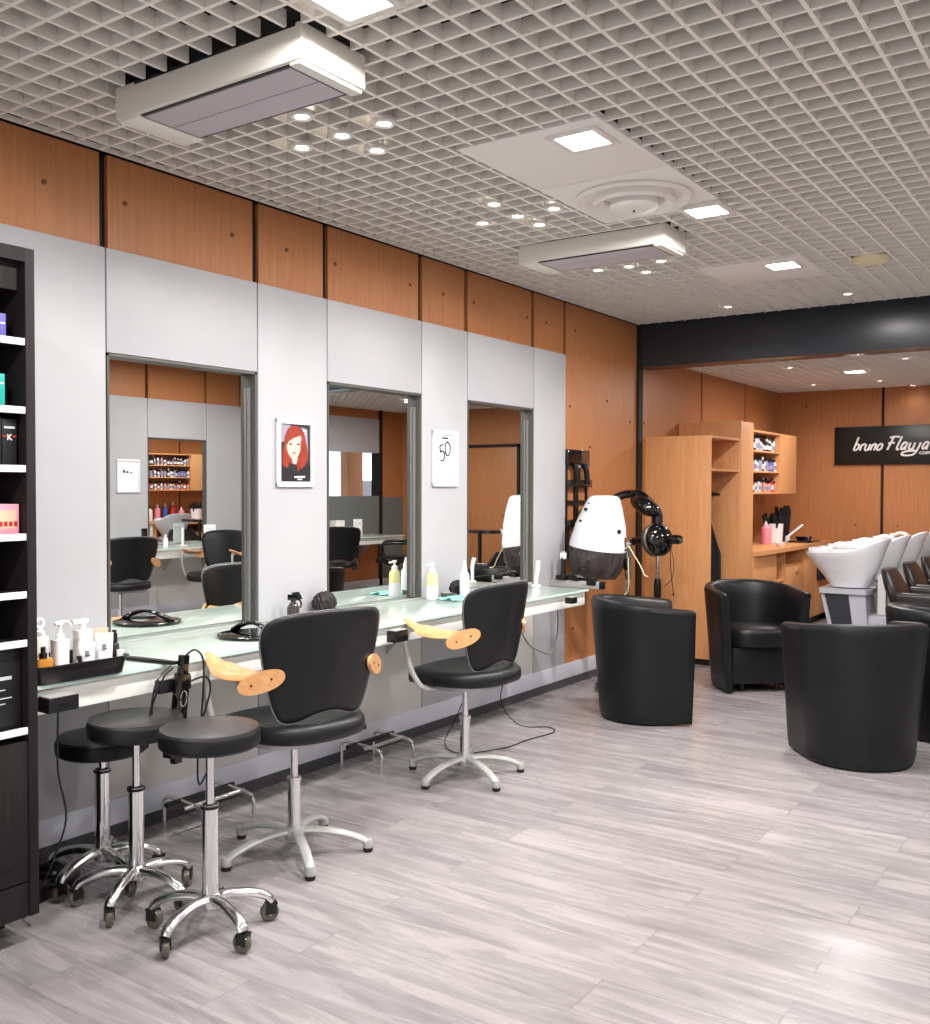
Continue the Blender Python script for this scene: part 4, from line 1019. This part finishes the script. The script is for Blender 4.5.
# ------------------------------------------------------------------ wardrobe
def panelbox(x0, y0, z0, x1, y1, z1): return MB().box(x0, y0, z0, x1, y1, z1, .0015)
t = thing('open_wardrobe', 'light beech open wardrobe with a top shelf and a coat rail', 'wardrobe', (.27, 7.475, 0))
a = .265; bl = .325
panelbox(-.268, -bl, .05, a, -bl+.02, 1.745).build('side_panel', 'beech', t)
panelbox(-.268, bl-.02, .05, a, bl, 1.745).build('side_panel', 'beech', t)
panelbox(-.268, -bl+.02, 1.727, a-.001, bl-.02, 1.745).build('top_panel', 'beech', t)
panelbox(-.268, -bl+.02, .05, -.258, bl-.02, 1.727).build('back_panel', 'beech', t)
panelbox(-.258, -bl+.02, 1.477, a-.003, bl-.02, 1.495).build('shelf', 'beech', t)
panelbox(-.258, -bl+.02, .05, a-.003, bl-.02, .07).build('floor_panel', 'beech', t)
MB().box(-.25, -bl+.03, 0, a-.01, bl-.03, .05).build('plinth', 'black_metal', t)
MB().tube([(.02, -bl+.02, 1.40), (.02, bl-.02, 1.40)], .011, 10).build('coat_rail', 'chrome', t)
def hanger(y, i):
    t = thing('coat_hanger', 'black coat hanger on the wardrobe rail', 'coat hanger', (.275, y, 1.40), radians(-8+i*3), 'black coat hangers on the wardrobe rail')
    MB().tube(smooth_pts([(-.20, 0, -.105), (-.12, 0, -.085), (0, 0, -.05), (.12, 0, -.085), (.20, 0, -.105)], 4)+[(-.19, 0, -.112)], .009, 8).build('bar', 'black_gloss', t)
    MB().tube([(.0, 0, -.05), (0, 0, -.02)]+[(.014*sin(q_)+.0, 0, .0-.016*cos(q_)+.0) for q_ in [.0+.3*k for k in range(12)]], .0025, 6).build('hook', 'chrome', t)
for i in range(6): hanger(7.24+.05*i, i)
t = thing('cape', 'black cloth cape hanging inside the wardrobe', 'cape', (.24, 7.62, 0))
rings = []
for k in range(12):
    q = k/11; z = 1.30-q*1.05; wd = .05+.15*min(1, q*2.2)
    rings.append([(wd*cos(2*pi*j/32)*(1+.08*sin(j*2.6+q)), .035*sin(2*pi*j/32)*(1+.5*sin(j*2.1)), z) for j in range(32)])
MB().loft(rings).build('fabric', 'garment', t)
MB().tube([(-.0, 0, 1.3), (0, 0, 1.385)], .003, 6).build('hanging_loop', 'garment', t)

t = thing('tall_cabinet', 'tall closed beech cabinet rising above the wardrobe behind it', 'cabinet', (.265, 7.965, 0))
panelbox(-.26, -.155, .05, .255, .155, 1.892).build('body', 'beech', t)
panelbox(.256, -.153, .06, .272, .153, 1.888).build('door', 'beech', t)
MB().box(-.25, -.15, 0, .24, .15, .05).build('plinth', 'black_metal', t)

# wall cabinet with dye
t = thing('wall_cabinet', 'beech wall cabinet with open dye shelves and one closed door', 'wall cabinet', (.0, 9.31, 1.295))
yy0, yy1, ys = -.80, .69, .165
dd = .345; H_ = .575
panelbox(0, yy0, 0, dd, yy0+.018, H_).build('side_panel', 'beech', t)
panelbox(0, ys, 0, dd, ys+.018, H_).build('side_panel', 'beech', t)
panelbox(0, yy0+.018, H_-.018, dd, ys, H_).build('top_panel', 'beech', t)
panelbox(0, yy0+.018, 0, dd, ys, .018).build('bottom_panel', 'beech', t)
panelbox(0, yy0+.018, .018, .01, ys, H_-.018).build('back_panel', 'beech', t)
for z in (.195, .38): panelbox(.01, yy0+.018, z, dd-.002, ys, z+.016).build('shelf', 'beech', t)
panelbox(0, ys+.022, 0, dd-.02, yy1, H_).build('closed_body', 'beech', t)
MB().box(dd-.018, ys+.022, .002, dd, yy1-.002, H_-.002, .0015).build('door', 'beech', t)
rows = [(.018, 'lowest shelf', 'bottom'), (.211, 'middle shelf', 'middle'), (.396, 'top shelf', 'top')]
cols = {'bottom': ['red', 'pink', 'white_pl', 'red', 'blackcard', 'clear_white', 'red', 'orange_print'], 'middle': ['lilac', 'clear_white', 'blackcard', 'white_pl', 'lilac', 'purple'], 'top': ['blackcard', 'white_pl', 'garment', 'pink', 'blackcard', 'steel', 'red']}
for z, nm, key in rows:
    protos = {}
    for rrow, xx in ((0, .29), (1, .22)):
        n_ = 17
        for i in range(n_):
            y = 9.31+yy0+.055+i*(ys-yy0-.08)/(n_-1)+.012*rrow+random.uniform(-.006, .006)
            mname = random.choice(cols[key]); h = random.uniform(.10, .135) if key != 'top' else random.uniform(.10, .15)
            if mname not in protos:
                m = MB(); m.lathe([(.0001, 0), (.017, 0), (.018, .006), (.018, .075), (.008, .088), (.008, .094)], 12, cap1=False)
                b_ = MB().lathe([(.0001, 0), (.017, 0), (.018, .006), (.018, .075), (.009, .09), (.009, .12), (.0001, .121)], 12)
                b_.lathe([(.0182, .02), (.0182, .06)], 12, mi=1, cap0=False, cap1=False); b_.lathe([(.0001, .095), (.0105, .095), (.0105, .122), (.0001, .123)], 10, mi=2)
                lab = 'white_pl' if mname in ('blackcard', 'garment', 'red') else 'lilac'
                protos[mname] = b_.build('dye_bottle', [mname, lab, 'blackcard' if mname != 'blackcard' else 'white_pl']); o = protos[mname]
            else:
                o = protos[mname].copy(); COL.objects.link(o)
            o.location = (xx+random.uniform(-.008, .008), y, 1.295+z+.0005); o.scale = (1, 1, h/.122)
            o['label'] = 'small hair dye bottle standing on the %s of the beech wall cabinet' % nm; o['category'] = 'bottle'; o['group'] = 'hair dye bottles on the %s' % nm

# worktop cabinet
t = thing('base_cabinet', 'low beech cabinet with niche and door under the colour mixing worktop', 'cabinet', (0, 9.42, 0))
L0, L1 = -1.28, 1.04
bx = .53
panelbox(.01, L0, .08, bx-.02, L0+.018, .775).build('side_panel', 'beech', t)
panelbox(.01, L1-.018, .08, bx-.02, L1, .775).build('side_panel', 'beech', t)
panelbox(.01, L0+.018, .08, .02, L1-.018, .775).build('back_panel', 'beech', t)
panelbox(.02, L0+.018, .08, bx-.02, L1-.018, .098).build('floor_panel', 'beech', t)
panelbox(.02, -.62, .098, bx-.02, -.602, .775).build('divider', 'beech', t)
panelbox(.02, -.32, .098, bx-.02, -.302, .775).build('divider', 'beech', t)
panelbox(.02, .23, .098, bx-.02, .248, .775).build('divider', 'beech', t)
panelbox(.02, L0+.018, .60, bx-.02, -.62, .616).build('shelf', 'beech', t)
panelbox(.02, -.602, .50, bx-.02, -.32, .516).build('shelf', 'beech', t)
panelbox(.02, -.302, .628, bx-.02, .23, .644).build('shelf', 'beech', t)
panelbox(bx-.02, L0, .08, bx, -.625, .775).build('door', 'beech', t)
panelbox(bx-.02, -.598, .08, bx, -.322, .49).build('door', 'beech', t)
dr = panelbox(bx-.02, -.30, .08, bx, .23, .625).build('door', 'beech', t)
MB().box(bx, -.05, .565, bx+.012, .03, .60, .003).build('handle', 'armwood', dr)
dr = panelbox(bx-.02, .236, .08, bx, .62, .775).build('door', 'beech', t)
dr = panelbox(bx-.02, .626, .08, bx, L1, .775).build('door', 'beech', t)
MB().box(.02, L0+.02, 0, bx-.06, L1-.02, .08).build('plinth', 'black_metal', t)
t = thing('worktop', 'beech worktop with rounded front corner in the back left corner', 'worktop', (0, 9.42, .777))
poly = [(.003, -1.29), (.46, -1.29), (.53, -1.27), (.565, -1.2), (.575, -1.1), (.575, 1.06), (.003, 1.06)]
MB().prism(poly, .038, .004).build('slab', 'beech', t)
ZW = .816
t = thing('towel', 'black towel hanging over the right end of the low cabinet', 'towel', (.536, 10.24, .43))
MB().box(0, -.17, .0, .022, .15, .33, .008, seg=3).build('cloth', 'garment', t); MB().tube([(.008, -.19, .334), (.008, .17, .334)], .006, 8).build('rail', 'chrome', t)
MB().box(.0225, -.05, .09, .0235, .0, .15).build('label_patch', 'white_pl', t)
t = thing('bowl_pot', 'white pot holding black tinting brushes on the worktop', 'pot', (.24, 9.62, ZW))
MB().lathe([(.0001, 0), (.085, 0), (.095, .19), (.088, .19), (.08, .01), (.0001, .01)], 28).build('pot', 'white_gloss', t)
m = MB(); rnd = random.Random(3)
for k in range(26):
    a_ = rnd.uniform(0, 6.28); r_ = rnd.uniform(.01, .07); 
    m.tube([(r_*cos(a_)*.6, r_*sin(a_)*.6, .06), (r_*cos(a_)*1.6, r_*sin(a_)*1.6, rnd.uniform(.2, .3))], .012, 6)
m.build('brushes', 'garment', t)
t = thing('bristle_bunch', 'bunch of tall black brushes leaning in the corner of the worktop', 'brush', (.20, 10.06, ZW))
m = MB()
for k in range(34):
    a_ = rnd.uniform(0, 6.28); r_ = rnd.uniform(.01, .10)
    m.tube([(r_*cos(a_)*.6, r_*sin(a_)*.6, 0), (r_*cos(a_), r_*sin(a_)*1.3, rnd.uniform(.16, .36))], .017, 6)
m.build('bristles', 'hair_black', t)
t = thing('basin_tap', 'chrome swivel tap on the worktop', 'tap', (.30, 9.88, ZW))
MB().lathe([(.0001, 0), (.025, 0), (.022, .06), (.0001, .065)], 16).tube(smooth_pts([(0, 0, .05), (.04, .03, .09), (.12, .1, .17)]), .012, 10).build('spout', 'white_gloss', t)
t = thing('mixing_tray', 'flat black tray with tint bowls on the worktop', 'tray', (.43, 10.0, ZW))
MB().prism(ell(.12, .22, 40, 6), .018, .004).build('tray', 'black_gloss', t)
t2 = thing('tint_bowl', 'shallow steel tint bowl at the right of the black tray', 'bowl', (.43, 10.12, ZW+.019)); MB().lathe([(.0001, 0), (.03, 0), (.05, .03), (.046, .03), (.028, .005), (.0001, .005)], 22).build('bowl', 'steel', t2)
t2 = thing('tint_bowl', 'black tint bowl in the middle of the black tray', 'bowl', (.42, 9.92, ZW+.019)); MB().lathe([(.0001, 0), (.035, 0), (.055, .035), (.05, .035), (.03, .005), (.0001, .005)], 22).build('bowl', 'black_gloss', t2)
t2 = thing('tint_bowl', 'small white bowl at the front edge of the worktop', 'bowl', (.50, 9.0, ZW)); MB().lathe([(.0001, 0), (.03, 0), (.055, .04), (.05, .04), (.028, .006), (.0001, .006)], 22).build('bowl', 'white_gloss', t2)
for k, (y, m_, nm, h) in enumerate(((8.90, 'white_pl', 'white', .24), (9.03, 'pink', 'pale pink', .27), (9.16, 'blue', 'blue', .28), (9.29, 'red', 'red', .30), (9.36, 'pink', 'pink', .22))):
    t2 = thing('shampoo_bottle', 'large %s bottle on the worktop %s' % (nm, 'beside the white pot' if k == 4 else 'seen in the left mirror'), 'bottle', (.25 if k == 4 else .10, y, ZW), 0, 'large bottles on the worktop')
    MB().lathe([(.0001, 0), (.042, 0), (.045, .01), (.045, h*.68), (.02, h*.82), (.0001, h*.82)], 20).build('body', m_, t2)
    MB().lathe([(.017, h*.82), (.017, h*.9), (.008, h*.92), (.008, h), (.0001, h)], 14).build('cap', 'white_pl' if m_ != 'white_pl' else 'blackcard', t2)
t2 = thing('paper_roll', 'white paper roll in the cabinet niche', 'roll', (.44, 8.91, .517)); MB().lathe([(.015, 0), (.05, 0), (.05, .07), (.015, .07)], 20).build('roll', 'paper', t2)

# ------------------------------------------------------------------ sign
sg = thing('shop_sign', 'long black sign with white handwritten salon name on the back wall', 'sign', (.594, YB-.034, 1.59))
SW = 1.62
MB().box(0, 0, 0, SW, .032, .383, .003).build('board', 'sign_black', sg)
G = {
 'b': [[(.05, 1.3), (0, .05)], [(.02, .55), (.25, .6), (.4, .35), (.25, .05), (0, .05)]],
 'r': [[(.02, .6), (.0, 0)], [(.01, .4), (.15, .6), (.32, .6)]],
 'u': [[(0, .6), (.0, .15), (.15, 0), (.33, .15), (.36, .6)], [(.36, .6), (.36, 0)]],
 'n': [[(.02, .6), (0, 0)], [(.01, .35), (.18, .6), (.34, .5), (.34, 0)]],
 'o': [[(.2, .62), (.02, .4), (.04, .08), (.22, 0), (.4, .2), (.38, .52), (.2, .62)]],
 'F': [[(.18, 1.15), (.02, 0)], [(-.12, 1.12), (.3, 1.2), (.72, 1.15)], [(-.1, .6), (.2, .64), (.45, .62)]],
 'l': [[(.12, 1.2), (.02, .3), (.08, .02), (.24, .1)]],
 'a': [[(.38, .58), (.12, .6), (.0, .25), (.12, .02), (.36, .3)], [(.38, .6), (.36, .1), (.46, .02)]],
 'j': [[(.22, .6), (.14, -.1), (-.1, -.45), (-.7, -.5), (-1.0, -.35), (-.7, -.15), (.2, -.1)]],
 'c': [[(.36, .55), (.14, .6), (0, .3), (.12, .03), (.38, .1)]],
}
S_ = .104; cx = .185; bl_ = .142
letters = MB()
for ch, adv, sc in [('b', .48, 1), ('r', .34, 1), ('u', .46, 1), ('n', .44, 1), ('o', .50, 1), (' ', .30, 1), ('F', .62, 1.05), ('l', .30, 1.05), ('a', .52, 1.1), ('u', .48, 1.1), ('j', .40, 1.1), ('a', .54, 1.1), ('c', .5, 1.1)]:
    for st in G.get(ch, []):
        pts = [(cx+(x+.34*y)*S_*sc, -.001, bl_+y*S_*sc) for x, y in st]
        letters.tube(smooth_pts(pts, 5) if len(pts) > 2 else pts, .0098, 8)
    cx += adv*S_*sc*1.22
letters.build('name_lettering', 'white_letter', sg)
text_mesh('COIFFURE', .038, sg, (.80, -.001, .095), (pi/2, 0, 0), 'white_letter', 'small_lettering', .001, 'LEFT', .001)

# ------------------------------------------------------------------ backwash units
def backwash(y, label):
    t = thing('backwash_unit', label, 'backwash basin', (1.365, y, 0), 0, 'white backwash basins with dark seats')
    # bowl: rim rises towards the neck side (+x)
    def ring(s, z, cx=0, rise=.0, n=44, w=1., dip=0.):
        out = []
        for j in range(n):
            a_ = 2*pi*j/n; c_, s__ = cos(a_), sin(a_)
            x = cx+.30*s*abs(c_)**.8*(1 if c_ > 0 else -1); yv = .235*s*w*abs(s__)**.8*(1 if s__ > 0 else -1)
            zz = z+rise*(max(0, c_)**1.5)*.125-rise*max(0, -c_)*.015-dip*max(0, c_)**8*.03
            out.append((x, yv, zz))
        return out
    rings = [ring(.46, .60, .02), ring(.52, .63, .02), ring(.66, .70, .01, .1), ring(.83, .775, .0, .4), ring(.93, .82, .0, .8), ring(1., .85, 0, 1., dip=.7), ring(1.01, .868, 0, 1., dip=.8), ring(.97, .876, 0, 1., dip=1), ring(.92, .862, 0, .95, dip=1), ring(.80, .82, 0, .6), ring(.6, .76, 0, .2), ring(.25, .735, 0), ring(.05, .733)]
    MB().loft(rings).build('basin', 'white_gloss', t)
    MB().box(-.26, -.15, .865, -.17, .15, .895, .012).box(-.20, -.06, .88, -.12, .06, .905, .01).build('mixer_ledge', 'white_gloss', t)
    MB().lathe([(.0001, 0), (.022, 0), (.018, .03), (.0001, .032)], 14, tf=TR(-.16, .11, .885)).build('tap_knob', 'white_pl', t)
    MB().tube(smooth_pts([(-.13, .0, .90), (-.06, .0, .925), (.0, .0, .91)]), .016, 10).build('hand_shower', 'white_pl', t)
    MB().lathe([(.085, .585), (.10, .62), (.08, .64)], 24, tf=TR(.0, 0, 0)).build('swivel', 'black_plastic', t)
    MB().prism([(-.165, -.17), (.165, -.17), (.185, -.12), (.185, .12), (.165, .17), (-.165, .17), (-.185, .12), (-.185, -.12)], .036, .008, tf=TR(0, 0, .555)).build('pedestal_top', 'ped_grey', t)
    def ped(x0t, x1t, x0b, x1b, yw, z0, z1):
        v = [(x0b, -yw, z0), (x1b, -yw, z0), (x1b, yw, z0), (x0b, yw, z0), (x0t, -yw, z1), (x1t, -yw, z1), (x1t, yw, z1), (x0t, yw, z1)]
        return MB().add(v, [(3, 2, 1, 0), (4, 5, 6, 7), (0, 1, 5, 4), (1, 2, 6, 5), (2, 3, 7, 6), (3, 0, 4, 7)])
    ped(-.165, .16, -.03, .20, .145, 0, .555).build('pedestal', 'ped_grey', t)
    ped(-.135, .04, -.00, .11, .149, .02, .548).build('side_panel', 'ped_dark', t)
    # seat
    MB().box(.17, -.10, .28, .36, .10, .40, .02).box(.30, -.14, .0, .70, .14, .30, .02).build('seat_base', 'cream_pl' if False else 'ped_grey', t)
    MB().box(.22, -.03, .40, .28, .03, .70, .01).build('back_post', 'white_pl', t)
    m = MB(); rings = []
    for k in range(13):
        q = k/12; ang = radians(-22); xx = .30+q*(-.0)
        z = .42+.33*q; x = .42-.13*q; wd = .25*(1-.25*max(0, q-.6)/.4) if q < .97 else .17
        th = .035+.02*sin(pi*q)
        rings.append([(x+th*cos(2*pi*j/24), wd*(abs(sin(2*pi*j/24))**.7)*(1 if sin(2*pi*j/24) > 0 else -1), z+.0*j) for j in range(24)])
    m.loft(rings).build('backrest', 'leather_br', t)
    MB().box(.36, -.25, .36, .90, .25, .47, .045, seg=4).build('seat', 'leather_br', t)
    for s in (-1, 1): MB().box(.38, s*.27-.035, .36, .82, s*.27+.035, .60, .03, seg=3).build('armrest', 'leather_br', t)
    return t
b0 = backwash(7.85, 'white backwash basin nearest the camera on a grey and charcoal pedestal')
for y, s in ((8.62, 'second from the camera'), (9.39, 'third from the camera'), (10.1, 'furthest back next to the sign wall')):
    clone(b0, 'white backwash basin with dark seat, %s' % s, (1.365, y, 0), 0)

# ------------------------------------------------------------------ things only the mirrors show
t = thing('tool_trolley', 'black tray stand on a single pole, seen in the right mirror', 'trolley', (2.39, 8.5, 0))
MB().prism(ell(.27, .17, 36, 5), .035, .008, tf=TR(0, 0, .88)).build('tray', 'black_gloss', t)
MB().cyl(0, 0, .06, .88, .02, 14).build('pole', 'black_metal', t)
m = MB()
for k in range(4): m.box(-.02, 0, .03, .02, .24, .06, .008, tf=RZ(k*pi/2+.4))
m.build('base', 'black_metal', t)
for k in range(4): MB().lathe([(.006, -.012), (.026, -.008), (.026, .008), (.006, .012)], 16, tf=RZ(k*pi/2+.4) @ TR(0, .225, .027) @ RY(pi/2)).build('caster', 'rubber', t)
def card(x, y, label, rz):
    t = thing('counter_card', label, 'display card', (x, y, .746), rz, 'white cards standing on the opposite counters')
    MB().box(-.003, -.07, 0, .003, .07, .21, .001).build('sheet', 'paper', t)
    MB().box(-.02, -.06, 0, .02, .06, .006).build('foot', 'clear_white', t)
    for s in (-1, 1):
        MB().tube([(s*.0035, -.02+.028*cos(a_), .15+.022*sin(a_)) for a_ in [.4*k for k in range(13)]], .0015, 5).tube([(s*.0035, .01, .13), (s*.0035, .03, .17), (s*.0035, .045, .13)], .0015, 5).build('handwritten_mark', 'ink', t)
card(4.75, 6.95, 'white card with black handwriting in the left mirror', .15)
card(4.75, 9.3, 'white card with black handwriting in the middle mirror', .15)
t = thing('counter_box', 'white and orange product box in the middle mirror', 'box', (4.8, 8.98, .746)); MB().box(-.05, -.08, 0, .05, .08, .2, .004).build('carton', 'white_pl', t); MB().box(-.052, -.02, .04, -.05, .08, .1).build('printed_block', 'orange_print', t)
t = thing('acrylic_stand', 'small clear leaflet stand on the opposite counter', 'stand', (4.78, 6.62, .746)); MB().box(-.004, -.012, 0, .004, .012, .19, .001).build('panel', 'clear_white', t); MB().box(-.03, -.05, 0, .03, .05, .01, .002).build('foot', 'clear_white', t)
t = thing('pump_bottle', 'small white bottle on the opposite counter in the left mirror', 'bottle', (4.72, 6.36, .746)); MB().lathe([(.0001, 0), (.025, 0), (.025, .09), (.01, .1), (.01, .13), (.0001, .13)], 16).build('body', 'white_gloss', t)
t = thing('counter_dryer', 'black dryer lying at the left end of the opposite counter', 'hair dryer', (4.70, 6.05, .746)); MB().lathe([(.03, -.1), (.04, -.05), (.045, .05), (.03, .09), (.0001, .1)], 18, tf=TR(0, 0, .046) @ RX(pi/2)).box(-.02, .02, .05, .02, .07, .2, .01).build('body', 'black_gloss', t)
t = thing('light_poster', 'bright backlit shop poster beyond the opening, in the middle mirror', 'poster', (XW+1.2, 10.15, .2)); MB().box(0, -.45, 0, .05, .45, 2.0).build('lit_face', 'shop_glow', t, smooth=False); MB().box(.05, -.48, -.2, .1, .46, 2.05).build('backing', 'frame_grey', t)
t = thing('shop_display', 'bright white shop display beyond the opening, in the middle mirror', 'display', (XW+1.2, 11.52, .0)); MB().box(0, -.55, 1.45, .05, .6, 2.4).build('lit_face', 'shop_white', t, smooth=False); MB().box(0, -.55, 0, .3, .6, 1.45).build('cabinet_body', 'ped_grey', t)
t = thing('pillar', 'brown pillar beyond the opening, in the middle mirror', 'pillar', (XW+1.2, 10.78, 0)); MB().box(-.12, -.16, 0, .1, .17, 2.8, .01).build('shaft', 'wood', t)

# ------------------------------------------------------------------ world, camera, view
wd = bpy.data.worlds.new('world'); SC.world = wd; wd.use_nodes = True
bg = wd.node_tree.nodes['Background']; bg.inputs[0].default_value = (.97, .98, 1, 1); bg.inputs[1].default_value = 1.6
cam = bpy.data.cameras.new('camera'); co = bpy.data.objects.new('camera', cam); COL.objects.link(co)
yaw, pitch, roll = radians(34.7), radians(-1.37), .0024
f = Vector((-sin(yaw)*cos(pitch), cos(yaw)*cos(pitch), sin(pitch)))
r_ = Vector((cos(yaw), sin(yaw), 0)); u_ = r_.cross(f)
r2 = cos(roll)*r_+sin(roll)*u_; u2 = -sin(roll)*r_+cos(roll)*u_
co.matrix_world = Matrix(((r2.x, u2.x, -f.x, 3.24), (r2.y, u2.y, -f.y, 0), (r2.z, u2.z, -f.z, 1.34), (0, 0, 0, 1)))
cam.sensor_fit = 'HORIZONTAL'; cam.sensor_width = 36; cam.lens = 986/930*36; cam.clip_start = .05
SC.camera = co
SC.view_settings.view_transform = 'Standard'; SC.view_settings.look = 'None'; SC.view_settings.gamma = 1
SC.view_settings.use_curve_mapping = False; SC.view_settings.exposure = -.2
